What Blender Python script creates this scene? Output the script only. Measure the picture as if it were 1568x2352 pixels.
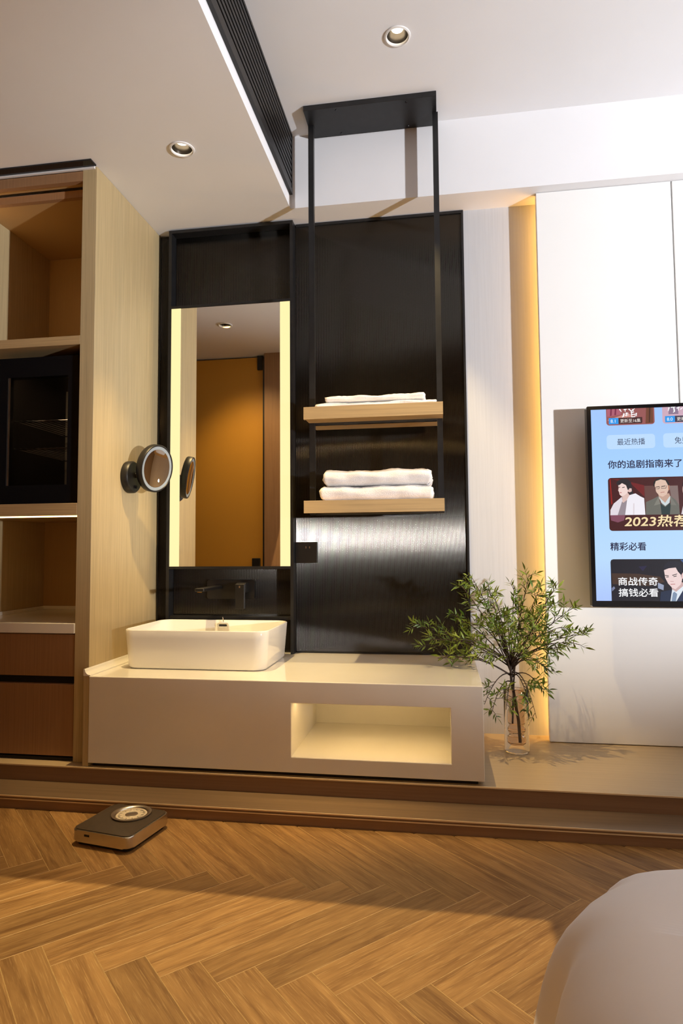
import bpy, bmesh, math, random
from mathutils import Vector, Matrix

# ------------------------------------------------------------------ clear, camera, world, lights
for o in list(bpy.data.objects):
    bpy.data.objects.remove(o)
SC = bpy.context.scene
COL = SC.collection
rng = random.Random(7)

CAM = Vector((1.24754, -2.12746, 0.86129))
RT = Vector((0.9879669, 0.15450688, -0.00700144))
UP = Vector((0.01596782, -0.05686775, 0.99825402))
FW = Vector((-0.15383896, 0.98635373, 0.0586506))
FPX = 1457.917
cam = bpy.data.cameras.new('camera')
cam.sensor_fit = 'VERTICAL'
cam.sensor_height = 36.0
cam.sensor_width = 24.0
cam.lens = FPX / 2352 * 36.0
cam.clip_start = 0.02
camo = bpy.data.objects.new('camera', cam)
COL.objects.link(camo)
M = Matrix((RT, UP, -FW)).transposed().to_4x4()
M.translation = CAM
camo.matrix_world = M
SC.camera = camo


def at(px, py, **k):
    """pixel of the 1568 x 2352 frame -> point on the plane x=, y= or z=."""
    v = RT * ((px - 784) / FPX) + UP * ((1176 - py) / FPX) + FW
    (a, val), = k.items()
    i = 'xyz'.index(a)
    return CAM + v * ((val - CAM[i]) / v[i])


SC.view_settings.view_transform = 'Standard'
SC.view_settings.look = 'None'
SC.view_settings.gamma = 1.0
SC.view_settings.use_curve_mapping = False
SC.view_settings.exposure = 0.0

world = bpy.data.worlds.new('world')
SC.world = world
world.use_nodes = True
world.node_tree.nodes['Background'].inputs[0].default_value = (1.0, 0.8, 0.6, 1)
world.node_tree.nodes['Background'].inputs[1].default_value = 0.05


def light(name, kind, loc, energy, color, aim=None, **k):
    l = bpy.data.lights.new(name, kind)
    l.energy = energy
    l.color = color
    for a, b in k.items():
        setattr(l, a, b)
    o = bpy.data.objects.new(name, l)
    COL.objects.link(o)
    o.location = loc
    if aim is not None:
        d = Vector(aim) - Vector(loc)
        o.rotation_euler = d.to_track_quat('-Z', 'Y').to_euler()
    return o


# the photographer's strobe standing at the far side of the bed
FLASH = Vector((4.97, -2.50, 1.00))
light('studio_flash', 'SPOT', FLASH, 1010, (0.92, 0.95, 1.0), aim=(1.9, 0.5, 2.22),
      spot_size=math.radians(57), spot_blend=0.6, shadow_soft_size=0.05)

# added warm fill lights, no fixtures, unseen over the room behind the camera
for lx, ly, lw in ((2.6, -2.9, 7), (1.0, -3.3, 7), (5.2, -3.3, 18)):
    light('added_fill_light', 'AREA', (lx, ly, 2.3), lw, (1.0, 0.62, 0.26), aim=(lx, ly, 0), shape='DISK', size=0.3)

# ------------------------------------------------------------------ main dimensions (metres)
ZF = 0.0          # floor
ZS = 0.0426       # lower step tread
ZP = 0.0987       # platform top
ZV = 0.4157       # vanity top
ZL = 2.3257       # dropped ceiling and soffit underside
ZC = 2.6446       # upper ceiling
YW = 0.591        # face of the ribbed black panel
YB = 0.600        # back wall
YS = 0.458        # soffit front
XD = 0.6312       # side of the dropped ceiling
YT = 0.5076       # face of the white television wall
XT = 1.658        # its left end
XC = -0.0234      # right side of the wardrobe
YC = 0.040        # wardrobe front
YST = -0.1346     # front of the lower step

# ------------------------------------------------------------------ materials
MATS = {}


def mat(name, color=(0.8, 0.8, 0.8), rough=0.5, metal=0.0, emit=None, estr=0.0, var=0.0, vscale=8.0,
        grain=None, gscale=1.0, bump=0.0, spec=0.5, trans=0.0, ior=1.45, coat=0.0, sheen=0.0, alpha=1.0,
        coord='Object', subsurf=0.0):
    """grain: axis 'x','y','z' that the wood grain runs along."""
    if name in MATS:
        return MATS[name]
    m = bpy.data.materials.new(name)
    m.use_nodes = True
    nt = m.node_tree
    b = nt.nodes['Principled BSDF']
    b.inputs['Base Color'].default_value = (*color, 1)
    b.inputs['Roughness'].default_value = rough
    b.inputs['Metallic'].default_value = metal
    b.inputs['Specular IOR Level'].default_value = spec
    b.inputs['IOR'].default_value = ior
    b.inputs['Transmission Weight'].default_value = trans
    b.inputs['Coat Weight'].default_value = coat
    b.inputs['Sheen Weight'].default_value = sheen
    b.inputs['Subsurface Weight'].default_value = subsurf
    b.inputs['Alpha'].default_value = alpha
    if emit:
        b.inputs['Emission Color'].default_value = (*emit, 1)
        b.inputs['Emission Strength'].default_value = estr
    if var > 0 or grain:
        tc = nt.nodes.new('ShaderNodeTexCoord')
        mp = nt.nodes.new('ShaderNodeMapping')
        if coord == 'World':
            gp = nt.nodes.new('ShaderNodeNewGeometry')
            nt.links.new(gp.outputs['Position'], mp.inputs['Vector'])
        else:
            nt.links.new(tc.outputs['Object'], mp.inputs['Vector'])
        nz = nt.nodes.new('ShaderNodeTexNoise')
        if grain:
            s = [130 * gscale] * 3
            s['xyz'.index(grain)] = 2.2 * gscale
            mp.inputs['Scale'].default_value = s
            nz.inputs['Scale'].default_value = 1.0
            nz.inputs['Detail'].default_value = 6
            nz.inputs['Roughness'].default_value = 0.65
        else:
            nz.inputs['Scale'].default_value = vscale
            nz.inputs['Detail'].default_value = 4
        nt.links.new(mp.outputs['Vector'], nz.inputs['Vector'])
        cr = nt.nodes.new('ShaderNodeValToRGB')
        lo = [max(0, c * (1 - var)) for c in color]
        hi = [min(1, c * (1 + var)) for c in color]
        cr.color_ramp.elements[0].position = 0.3
        cr.color_ramp.elements[1].position = 0.7
        cr.color_ramp.elements[0].color = (*lo, 1)
        cr.color_ramp.elements[1].color = (*hi, 1)
        nt.links.new(nz.outputs['Fac'], cr.inputs['Fac'])
        nt.links.new(cr.outputs['Color'], b.inputs['Base Color'])
        if bump > 0:
            bp = nt.nodes.new('ShaderNodeBump')
            bp.inputs['Strength'].default_value = bump
            bp.inputs['Distance'].default_value = 0.002
            nt.links.new(nz.outputs['Fac'], bp.inputs['Height'])
            nt.links.new(bp.outputs['Normal'], b.inputs['Normal'])
    MATS[name] = m
    return m


PAINT = mat('ceiling_paint', (0.82, 0.815, 0.83), 0.85, var=0.015, vscale=3)
PAINTR = mat('room_paint', (0.24, 0.165, 0.10), 0.9, var=0.02, vscale=2)
WHITEP = mat('white_lacquer_panel', (0.86, 0.85, 0.83), 0.45, var=0.01, vscale=2)
WALLP = mat('pale_grained_wall', (0.53, 0.535, 0.555), 0.7, var=0.05, grain='z', gscale=1.6)
VENEER = mat('oak_veneer_vertical', (0.49, 0.375, 0.20), 0.5, var=0.16, grain='z', gscale=1.5)
VENEERH = mat('oak_veneer_horizontal', (0.48, 0.325, 0.155), 0.5, var=0.16, grain='x', gscale=1.5)
VENEERD = mat('brown_veneer_front', (0.32, 0.17, 0.08), 0.45, var=0.14, grain='z', gscale=1.5)
OCHRE = mat('ochre_back_panel', (0.46, 0.29, 0.12), 0.55, var=0.05, grain='z', gscale=2)
PLATW = mat('platform_laminate', (0.46, 0.34, 0.20), 0.42, var=0.08, grain='x', gscale=1.0)
STEPW = mat('step_bronze_laminate', (0.17, 0.11, 0.062), 0.28, var=0.18, grain='x', gscale=0.6)
RISER = mat('riser_brown_laminate', (0.25, 0.14, 0.075), 0.45, var=0.12, grain='x', gscale=1.0)
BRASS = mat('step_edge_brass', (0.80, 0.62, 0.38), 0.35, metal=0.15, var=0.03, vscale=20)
STONE = mat('cream_quartz', (0.83, 0.79, 0.71), 0.12, var=0.03, vscale=5, coat=0.4, subsurf=0.0)
CERAM = mat('white_ceramic', (0.88, 0.86, 0.82), 0.08, var=0.004, vscale=3, coat=0.6)
BLACKM = mat('black_metal', (0.012, 0.012, 0.013), 0.38, var=0.2, vscale=30)
BLACKS = mat('black_satin', (0.008, 0.007, 0.007), 0.42, var=0.1, vscale=20)
BLACKG = mat('black_gloss', (0.006, 0.006, 0.007), 0.12, var=0.05, vscale=10)
CHROME = mat('chrome', (0.85, 0.85, 0.86), 0.08, metal=1.0, var=0.01, vscale=5)
MIRROR = mat('mirror_silver', (0.86, 0.84, 0.80), 0.0, metal=1.0)
SILVER = mat('brushed_silver', (0.62, 0.58, 0.52), 0.28, metal=1.0, var=0.03, vscale=40)
LEDW = mat('mirror_light_strip', (0.02, 0.02, 0.02), 0.5, emit=(1.0, 0.86, 0.41), estr=1.06)
LEDG = mat('warm_led_strip', (0.02, 0.02, 0.02), 0.5, emit=(1.0, 0.62, 0.22), estr=7.0)
LEDC = mat('cabinet_led_strip', (0.02, 0.02, 0.02), 0.5, emit=(1.0, 0.58, 0.20), estr=8.0)
LEDN = mat('niche_led_strip', (0.3, 0.25, 0.2), 0.5, emit=(1.0, 0.72, 0.40), estr=0.22)
LEDR = mat('recess_led_strip', (0.02, 0.02, 0.02), 0.5, emit=(1.0, 0.50, 0.10), estr=10.0)
LENS = mat('lamp_lens', (0.9, 0.9, 0.85), 0.3, emit=(1.0, 0.86, 0.62), estr=5.0)
LENSO = mat('lamp_lens_frosted', (0.75, 0.72, 0.66), 0.5, var=0.02, vscale=20)
TRIM = mat('white_trim', (0.82, 0.80, 0.78), 0.5, var=0.01, vscale=10)
CONE = mat('dark_reflector', (0.10, 0.085, 0.07), 0.25, metal=0.8, var=0.1, vscale=30)
TOWEL = mat('white_terry', (0.86, 0.83, 0.81), 0.95, var=0.08, vscale=420, bump=0.9, sheen=0.3)
DUVET = mat('white_duvet', (0.86, 0.84, 0.86), 0.8, var=0.03, vscale=5, bump=1.0, sheen=0.2)
SCALET = mat('scale_brown_top', (0.055, 0.038, 0.024), 0.42, var=0.12, vscale=60)
SCALED = mat('scale_dial_face', (0.62, 0.52, 0.38), 0.5, var=0.25, vscale=120)
DARKG = mat('shadow_gap_black', (0.012, 0.010, 0.009), 0.7, var=0.1, vscale=10)
DOORM = mat('ochre_door_panel', (0.58, 0.28, 0.035), 0.4, var=0.03, vscale=1.5)
STEM = mat('dark_stem', (0.050, 0.028, 0.018), 0.6, var=0.2, vscale=60)
BERRY = mat('green_berry', (0.42, 0.45, 0.12), 0.35, var=0.1, vscale=60)
GLASS = mat('clear_glass', (0.98, 0.98, 0.98), 0.0, trans=1.0, ior=1.3)
AMBERG = mat('amber_glass', (0.93, 0.82, 0.72), 0.0, trans=1.0, ior=1.25)
FRIDGEG = mat('smoked_glass', (0.40, 0.37, 0.33), 0.03, trans=1.0, ior=1.3)


def leaf_mat():
    m = bpy.data.materials.new('green_leaf')
    m.use_nodes = True
    nt = m.node_tree
    b = nt.nodes['Principled BSDF']
    oi = nt.nodes.new('ShaderNodeNewGeometry')
    nz = nt.nodes.new('ShaderNodeTexNoise')
    nz.inputs['Scale'].default_value = 18
    nt.links.new(oi.outputs['Position'], nz.inputs['Vector'])
    cr = nt.nodes.new('ShaderNodeValToRGB')
    cr.color_ramp.elements[0].position = 0.35
    cr.color_ramp.elements[0].color = (0.065, 0.125, 0.010, 1)
    cr.color_ramp.elements[1].position = 0.72
    cr.color_ramp.elements[1].color = (0.26, 0.32, 0.035, 1)
    nt.links.new(nz.outputs['Fac'], cr.inputs['Fac'])
    nt.links.new(cr.outputs['Color'], b.inputs['Base Color'])
    b.inputs['Roughness'].default_value = 0.38
    return m


LEAF = leaf_mat()


def flute_mat():
    """ribbed dark glass: vertical flutes 6 mm apart bend the normal sideways."""
    m = bpy.data.materials.new('ribbed_black_glass')
    m.use_nodes = True
    nt = m.node_tree
    b = nt.nodes['Principled BSDF']
    b.inputs['Base Color'].default_value = (0.055, 0.050, 0.044, 1)
    b.inputs['Metallic'].default_value = 1.0
    b.inputs['Roughness'].default_value = 0.11
    g = nt.nodes.new('ShaderNodeNewGeometry')
    s = nt.nodes.new('ShaderNodeSeparateXYZ')
    nt.links.new(g.outputs['Position'], s.inputs[0])
    k = nt.nodes.new('ShaderNodeMath')
    k.operation = 'MULTIPLY'
    k.inputs[1].default_value = 2 * math.pi / 0.004
    nt.links.new(s.outputs['X'], k.inputs[0])
    c = nt.nodes.new('ShaderNodeMath')
    c.operation = 'COSINE'
    nt.links.new(k.outputs[0], c.inputs[0])
    a = nt.nodes.new('ShaderNodeMath')
    a.operation = 'MULTIPLY'
    a.inputs[1].default_value = 0.72
    nt.links.new(c.outputs[0], a.inputs[0])
    nz = nt.nodes.new('ShaderNodeTexNoise')
    nz.inputs['Scale'].default_value = 900
    nt.links.new(g.outputs['Position'], nz.inputs['Vector'])
    nm = nt.nodes.new('ShaderNodeMath')
    nm.operation = 'MULTIPLY_ADD'
    nm.inputs[1].default_value = 0.10
    nm.inputs[2].default_value = -0.05
    nt.links.new(nz.outputs['Fac'], nm.inputs[0])
    cb = nt.nodes.new('ShaderNodeCombineXYZ')
    cb.inputs['Y'].default_value = -1.0
    nt.links.new(a.outputs[0], cb.inputs['X'])
    nt.links.new(nm.outputs[0], cb.inputs['Z'])
    n = nt.nodes.new('ShaderNodeVectorMath')
    n.operation = 'NORMALIZE'
    nt.links.new(cb.outputs[0], n.inputs[0])
    nt.links.new(n.outputs['Vector'], b.inputs['Normal'])
    return m


FLUTE = flute_mat()


def plank_mat():
    m = bpy.data.materials.new('oak_herringbone_plank')
    m.use_nodes = True
    nt = m.node_tree
    b = nt.nodes['Principled BSDF']
    tc = nt.nodes.new('ShaderNodeTexCoord')
    oi = nt.nodes.new('ShaderNodeObjectInfo')
    mul = nt.nodes.new('ShaderNodeMath')
    mul.operation = 'MULTIPLY'
    mul.inputs[1].default_value = 37.0
    nt.links.new(oi.outputs['Random'], mul.inputs[0])
    cb = nt.nodes.new('ShaderNodeCombineXYZ')
    nt.links.new(mul.outputs[0], cb.inputs['X'])
    nt.links.new(mul.outputs[0], cb.inputs['Y'])
    add = nt.nodes.new('ShaderNodeVectorMath')
    add.operation = 'ADD'
    nt.links.new(tc.outputs['Object'], add.inputs[0])
    nt.links.new(cb.outputs[0], add.inputs[1])
    # broad figure
    mp = nt.nodes.new('ShaderNodeMapping')
    mp.inputs['Scale'].default_value = (3.2, 42.0, 1.0)
    nt.links.new(add.outputs['Vector'], mp.inputs['Vector'])
    n1 = nt.nodes.new('ShaderNodeTexNoise')
    n1.inputs['Scale'].default_value = 1.0
    n1.inputs['Detail'].default_value = 6
    n1.inputs['Roughness'].default_value = 0.62
    n1.inputs['Distortion'].default_value = 0.8
    nt.links.new(mp.outputs['Vector'], n1.inputs['Vector'])
    # fine pores
    mp2 = nt.nodes.new('ShaderNodeMapping')
    mp2.inputs['Scale'].default_value = (16.0, 330.0, 1.0)
    nt.links.new(add.outputs['Vector'], mp2.inputs['Vector'])
    n2 = nt.nodes.new('ShaderNodeTexNoise')
    n2.inputs['Scale'].default_value = 1.0
    n2.inputs['Detail'].default_value = 4
    nt.links.new(mp2.outputs['Vector'], n2.inputs['Vector'])
    cr = nt.nodes.new('ShaderNodeValToRGB')
    cr.color_ramp.elements[0].position = 0.3
    cr.color_ramp.elements[0].color = (0.165, 0.076, 0.022, 1)
    cr.color_ramp.elements[1].position = 0.7
    cr.color_ramp.elements[1].color = (0.37, 0.20, 0.066, 1)
    nt.links.new(n1.outputs['Fac'], cr.inputs['Fac'])
    cr2 = nt.nodes.new('ShaderNodeValToRGB')
    cr2.color_ramp.elements[0].position = 0.54
    cr2.color_ramp.elements[0].color = (0, 0, 0, 1)
    cr2.color_ramp.elements[1].position = 0.68
    cr2.color_ramp.elements[1].color = (1, 1, 1, 1)
    nt.links.new(n2.outputs['Fac'], cr2.inputs['Fac'])
    mx = nt.nodes.new('ShaderNodeMix')
    mx.data_type = 'RGBA'
    mx.inputs['B'].default_value = (0.50, 0.31, 0.12, 1)
    ml = nt.nodes.new('ShaderNodeMath')
    ml.operation = 'MULTIPLY'
    ml.inputs[1].default_value = 0.45
    nt.links.new(cr2.outputs['Color'], ml.inputs[0])
    nt.links.new(ml.outputs[0], mx.inputs['Factor'])
    nt.links.new(cr.outputs['Color'], mx.inputs['A'])
    # tone of each plank
    hv = nt.nodes.new('ShaderNodeHueSaturation')
    mr = nt.nodes.new('ShaderNodeMapRange')
    mr.inputs['To Min'].default_value = 0.82
    mr.inputs['To Max'].default_value = 1.16
    nt.links.new(oi.outputs['Random'], mr.inputs['Value'])
    nt.links.new(mr.outputs[0], hv.inputs['Value'])
    nt.links.new(mx.outputs['Result'], hv.inputs['Color'])
    nt.links.new(hv.outputs['Color'], b.inputs['Base Color'])
    b.inputs['Roughness'].default_value = 0.5
    b.inputs['Specular IOR Level'].default_value = 0.28
    bp = nt.nodes.new('ShaderNodeBump')
    bp.inputs['Strength'].default_value = 0.25
    bp.inputs['Distance'].default_value = 0.001
    nt.links.new(n2.outputs['Fac'], bp.inputs['Height'])
    nt.links.new(bp.outputs['Normal'], b.inputs['Normal'])
    return m


PLANK = plank_mat()
PEDGE = mat('plank_lit_edge', (0.52, 0.34, 0.14), 0.5, var=0.2, vscale=60)  # light caught by the bevels, painted as a paler wood tone

# ------------------------------------------------------------------ builders


def tag(o, label=None, cat=None, group=None, kind=None):
    if label:
        o['label'] = label
    if cat:
        o['category'] = cat
    if group:
        o['group'] = group
    if kind:
        o['kind'] = kind
    return o


def wloc(o):
    v = Vector(o.location)
    while o.parent:
        o = o.parent
        v += o.location
    return v


def empty(name, loc, label=None, cat=None, group=None, kind=None):
    o = bpy.data.objects.new(name, None)
    o.empty_display_size = 0.05
    COL.objects.link(o)
    o.location = loc
    return tag(o, label, cat, group, kind)


def mesh_obj(name, bm, m, parent=None, smooth=False, origin=None):
    """bm holds world coordinates; the object's origin goes to its base centre."""
    bm.normal_update()
    if origin is None:
        xs = [v.co for v in bm.verts]
        lo = Vector((min(v.x for v in xs), min(v.y for v in xs), min(v.z for v in xs)))
        hi = Vector((max(v.x for v in xs), max(v.y for v in xs), max(v.z for v in xs)))
        origin = Vector(((lo.x + hi.x) / 2, (lo.y + hi.y) / 2, lo.z))
    origin = Vector(origin)
    bmesh.ops.translate(bm, verts=bm.verts, vec=-origin)
    me = bpy.data.meshes.new(name)
    bm.to_mesh(me)
    bm.free()
    for mm in (m if isinstance(m, (list, tuple)) else [m]):
        me.materials.append(mm)
    if smooth:
        for p in me.polygons:
            p.use_smooth = True
    o = bpy.data.objects.new(name, me)
    COL.objects.link(o)
    if parent:
        o.parent = parent
        o.location = origin - wloc(parent)
    else:
        o.location = origin
    return o


def smooth_angle(o, deg=35):
    me = o.data
    for p in me.polygons:
        p.use_smooth = True
    bm = bmesh.new()
    bm.from_mesh(me)
    for e in bm.edges:
        if len(e.link_faces) == 2:
            e.smooth = e.calc_face_angle() < math.radians(deg)
    bm.to_mesh(me)
    bm.free()
    return o


def add_box(bm, x0, x1, y0, y1, z0, z1, bevel=0.0, seg=2, mi=0, xf=None):
    vs = [bm.verts.new((x, y, z)) for z in (z0, z1) for y in (y0, y1) for x in (x0, x1)]
    q = [(0, 2, 3, 1), (4, 5, 7, 6), (0, 1, 5, 4), (2, 6, 7, 3), (0, 4, 6, 2), (1, 3, 7, 5)]
    fs = [bm.faces.new([vs[i] for i in f]) for f in q]
    for f in fs:
        f.material_index = mi
    geo = vs
    if bevel > 0:
        r = bmesh.ops.bevel(bm, geom=list({e for f in fs for e in f.edges}), offset=bevel, segments=seg,
                            affect='EDGES', profile=0.5)
        geo = list({v for f in r['faces'] for v in f.verts} | {v for v in vs if v.is_valid})
        for f in r['faces']:
            f.material_index = mi
    if xf is not None:
        bmesh.ops.transform(bm, matrix=xf, verts=geo)
    return geo


def box(name, x0, x1, y0, y1, z0, z1, m, parent=None, bevel=0.0, seg=2, xf=None):
    bm = bmesh.new()
    add_box(bm, x0, x1, y0, y1, z0, z1, bevel, seg, xf=xf)
    return mesh_obj(name, bm, m, parent)


def add_tube(bm, pts, radii, n=8, caps=True):
    pts = [Vector(p) for p in pts]
    if not isinstance(radii, (list, tuple)):
        radii = [radii] * len(pts)
    rings = []
    ref = Vector((0.31, 0.77, 0.55))
    for i, p in enumerate(pts):
        d = (pts[min(i + 1, len(pts) - 1)] - pts[max(i - 1, 0)]).normalized()
        a = d.cross(ref)
        if a.length < 1e-4:
            a = d.cross(Vector((1, 0, 0)))
        a.normalize()
        c = d.cross(a)
        rings.append([bm.verts.new(p + (a * math.cos(t) + c * math.sin(t)) * radii[i])
                      for t in (2 * math.pi * k / n for k in range(n))])
    for i in range(len(rings) - 1):
        for k in range(n):
            bm.faces.new((rings[i][k], rings[i][(k + 1) % n], rings[i + 1][(k + 1) % n], rings[i + 1][k]))
    if caps:
        bm.faces.new(list(reversed(rings[0])))
        bm.faces.new(rings[-1])


def tube(name, pts, radii, m, parent=None, n=8):
    bm = bmesh.new()
    add_tube(bm, pts, radii, n)
    return smooth_angle(mesh_obj(name, bm, m, parent), 60)


def add_lathe(bm, prof, center, axis=(0, 0, 1), n=48, close=False):
    """prof: (radius, height) along axis."""
    ax = Vector(axis).normalized()
    a = ax.orthogonal().normalized()
    c = ax.cross(a)
    center = Vector(center)
    rings = []
    for r, h in prof:
        if r < 1e-6:
            rings.append([bm.verts.new(center + ax * h)])
        else:
            rings.append([bm.verts.new(center + ax * h + (a * math.cos(t) + c * math.sin(t)) * r)
                          for t in (2 * math.pi * k / n for k in range(n))])
    pairs = list(zip(rings[:-1], rings[1:]))
    if close:
        pairs.append((rings[-1], rings[0]))
    for r0, r1 in pairs:
        for k in range(n):
            k2 = (k + 1) % n
            if len(r0) == 1 and len(r1) == 1:
                continue
            if len(r0) == 1:
                bm.faces.new((r0[0], r1[k2], r1[k]))
            elif len(r1) == 1:
                bm.faces.new((r0[k], r0[k2], r1[0]))
            else:
                bm.faces.new((r0[k], r0[k2], r1[k2], r1[k]))


def lathe(name, prof, center, m, parent=None, axis=(0, 0, 1), n=48, close=False, ang=40):
    bm = bmesh.new()
    add_lathe(bm, prof, center, axis, n, close)
    bmesh.ops.recalc_face_normals(bm, faces=bm.faces)
    return smooth_angle(mesh_obj(name, bm, m, parent), ang)


def holed_sheet(name, x0, x1, y0, y1, z, holes, m, up=False, rects=()):
    """flat sheet with round holes: holes = (x, y, r)."""
    bm = bmesh.new()
    es = []
    vs = [bm.verts.new(p) for p in ((x0, y0, z), (x1, y0, z), (x1, y1, z), (x0, y1, z))]
    es += [bm.edges.new((vs[i], vs[(i + 1) % 4])) for i in range(4)]
    for a0, a1, b0, b1 in rects:
        c = [bm.verts.new(p) for p in ((a0, b0, z), (a1, b0, z), (a1, b1, z), (a0, b1, z))]
        es += [bm.edges.new((c[i], c[(i + 1) % 4])) for i in range(4)]
    for hx, hy, r in holes:
        c = [bm.verts.new((hx + r * math.cos(2 * math.pi * k / 40), hy + r * math.sin(2 * math.pi * k / 40), z))
             for k in range(40)]
        es += [bm.edges.new((c[i], c[(i + 1) % 40])) for i in range(40)]
    bmesh.ops.triangle_fill(bm, use_beauty=True, use_dissolve=False, edges=es)
    bmesh.ops.recalc_face_normals(bm, faces=bm.faces)
    for f in bm.faces:
        f.normal_update()
        if (f.normal.z > 0) != up:
            f.normal_flip()
    return mesh_obj(name, bm, m)


def rrect(cx, cy, w, h, r, n=6):
    out = []
    for sx, sy, a0 in ((1, 1, 0), (-1, 1, 90), (-1, -1, 180), (1, -1, 270)):
        for k in range(n + 1):
            t = math.radians(a0 + 90 * k / n)
            out.append((cx + sx * (w / 2 - r) + r * math.cos(t), cy + sy * (h / 2 - r) + r * math.sin(t)))
    return out


# ------------------------------------------------------------------ the setting
DL_R = (1.126, -0.011)
DL_L = (0.336, -0.005)
DL_B = (-0.118, -0.68)

# base floor under the planks
floor = box('floor', -1.7, 5.9, -4.4, 0.75, -0.06, -0.012, mat('floor_bed_joint', (0.50, 0.33, 0.16), 0.6, var=0.1, vscale=30))
tag(floor, kind='structure')

# herringbone planks
PW, PLN, JG = 0.0851, 0.5106, 0.0001
u = Vector((1, 1, 0)) / math.sqrt(2)
v = Vector((1, -1, 0)) / math.sqrt(2)


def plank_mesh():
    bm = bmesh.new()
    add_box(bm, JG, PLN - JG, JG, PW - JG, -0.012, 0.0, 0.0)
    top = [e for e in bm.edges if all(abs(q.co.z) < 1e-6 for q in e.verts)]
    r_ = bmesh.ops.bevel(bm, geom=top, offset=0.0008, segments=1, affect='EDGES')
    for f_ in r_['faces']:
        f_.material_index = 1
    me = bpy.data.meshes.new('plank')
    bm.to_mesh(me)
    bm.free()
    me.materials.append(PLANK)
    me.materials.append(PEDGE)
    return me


PLM = plank_mesh()
A0 = Vector((0.371, -0.805, 0))
STEPX = PW * math.sqrt(2)
RH = PLN / math.sqrt(2)


def put_plank(p, ang, mirror=False):
    o = bpy.data.objects.new('plank', PLM)
    COL.objects.link(o)
    o.parent = floor
    o.rotation_euler = (0, 0, ang)
    o.location = Vector(p) - floor.location
    return o


def cut_plank(p, ang):
    """plank of the row along the step, sawn off at the riser."""
    bm = bmesh.new()
    bm.from_mesh(PLM)
    bmesh.ops.transform(bm, matrix=Matrix.Translation(p) @ Matrix.Rotation(ang, 4, 'Z'), verts=bm.verts)
    r = bmesh.ops.bisect_plane(bm, geom=list(bm.verts) + list(bm.edges) + list(bm.faces),
                               plane_co=(0, YST - 0.001, 0), plane_no=(0, 1, 0), clear_outer=True)
    inv = (Matrix.Translation(p) @ Matrix.Rotation(ang, 4, 'Z')).inverted()
    bmesh.ops.transform(bm, matrix=inv, verts=bm.verts)
    if len(bm.faces) == 0:
        bm.free()
        return
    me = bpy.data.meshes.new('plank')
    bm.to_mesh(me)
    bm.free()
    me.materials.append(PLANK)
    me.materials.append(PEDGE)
    o = bpy.data.objects.new('plank', me)
    COL.objects.link(o)
    o.parent = floor
    o.rotation_euler = (0, 0, ang)
    o.location = Vector(p) - floor.location


# rows: each plank's local x runs along its length, local y across
for i in range(-15, 17):
    A = A0 + Vector((STEPX * i, 0, 0))
    # (1,1) row: corners A, A+PW*v; local y must point to +v's opposite: start at A + PW*v
    put_plank(A + v * PW, math.radians(45))
    # row at the step: C = A + L*u + PW*v, plank runs along -v from C, width along u
    C = A + u * PLN + v * PW
    cut_plank(C - v * PLN, math.radians(-45))
    # row nearer the camera: B = A + PW*v, runs along v, width along u
    B = A + v * PW
    put_plank(B, math.radians(-45))
for i in range(-20, 12):
    A = A0 + Vector((STEPX * i, 0, 0)) + (v - u) * PLN + Vector((0, 0, 0))
    put_plank(A + v * PW, math.radians(45))

# raised platform with its lower step
bm = bmesh.new()
add_box(bm, -1.7, 5.9, 0.0, 0.75, -0.012, ZP - 0.004)
plat = mesh_obj('floor_platform', bm, RISER)
tag(plat, kind='structure')
box('platform_board', -1.7, 5.9, -0.003, 0.75, ZP - 0.004, ZP, PLATW, plat, 0.0008, 1)
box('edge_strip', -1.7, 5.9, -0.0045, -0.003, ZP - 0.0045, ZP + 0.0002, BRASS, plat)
stp = box('floor_step', -1.7, 5.9, YST, -0.0005, -0.012, ZS - 0.003, RISER)
tag(stp, kind='structure')
box('step_tread', -1.7, 5.9, YST - 0.002, -0.0005, ZS - 0.003, ZS, STEPW, stp, 0.0006, 1)
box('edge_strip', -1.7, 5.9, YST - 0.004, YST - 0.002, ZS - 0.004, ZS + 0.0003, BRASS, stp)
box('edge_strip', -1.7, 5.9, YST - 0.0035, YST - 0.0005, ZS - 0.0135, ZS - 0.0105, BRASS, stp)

# walls
wb = box('wall_back', -1.7, 5.9, YB, 0.75, ZP, 2.70, WALLP)
tag(wb, kind='structure')
wr = box('wall_right', 5.9, 6.0, -4.4, 0.75, -0.06, 2.70, mat('pale_curtain_wall', (0.60, 0.56, 0.52), 0.9, var=0.08, grain='z', gscale=0.2))
tag(wr, kind='structure')
wl = box('wall_left', -1.8, -1.7, -4.4, 0.75, -0.06, 2.70, PAINTR)
tag(wl, kind='structure')
wf = box('wall_front', -1.8, 6.0, -4.5, -4.4, -0.06, 2.70, PAINTR)
tag(wf, kind='structure')
# wood-clad corner and the corridor wall that the mirror shows behind the camera
wc = box('wall_corner', -0.030, 0.20, -4.4, -1.30, 0.0, ZL, VENEERD)
tag(wc, kind='structure')
wh = box('wall_hall', -1.7, -0.030, -1.50, -1.40, 0.0, ZL, PAINTR)
tag(wh, kind='structure')
dr = empty('door_1', (-0.45, -1.38, 0.0), kind='structure')
box('door_panel', -1.0, -0.056, -1.385, -1.357, 0.006, ZL - 0.012, DOORM, dr, 0.002, 1)
box('door_edge', -0.056, -0.040, -1.386, -1.350, 0.006, ZL - 0.012, BLACKM, dr)
box('hanger_bracket', -0.098, -0.060, -1.357, -1.345, 2.215, ZL - 0.003, BLACKM, dr)
box('pull_handle', -0.135, -0.075, -1.357, -1.335, 0.52, 0.80, BLACKM, dr, 0.003, 2)

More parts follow.
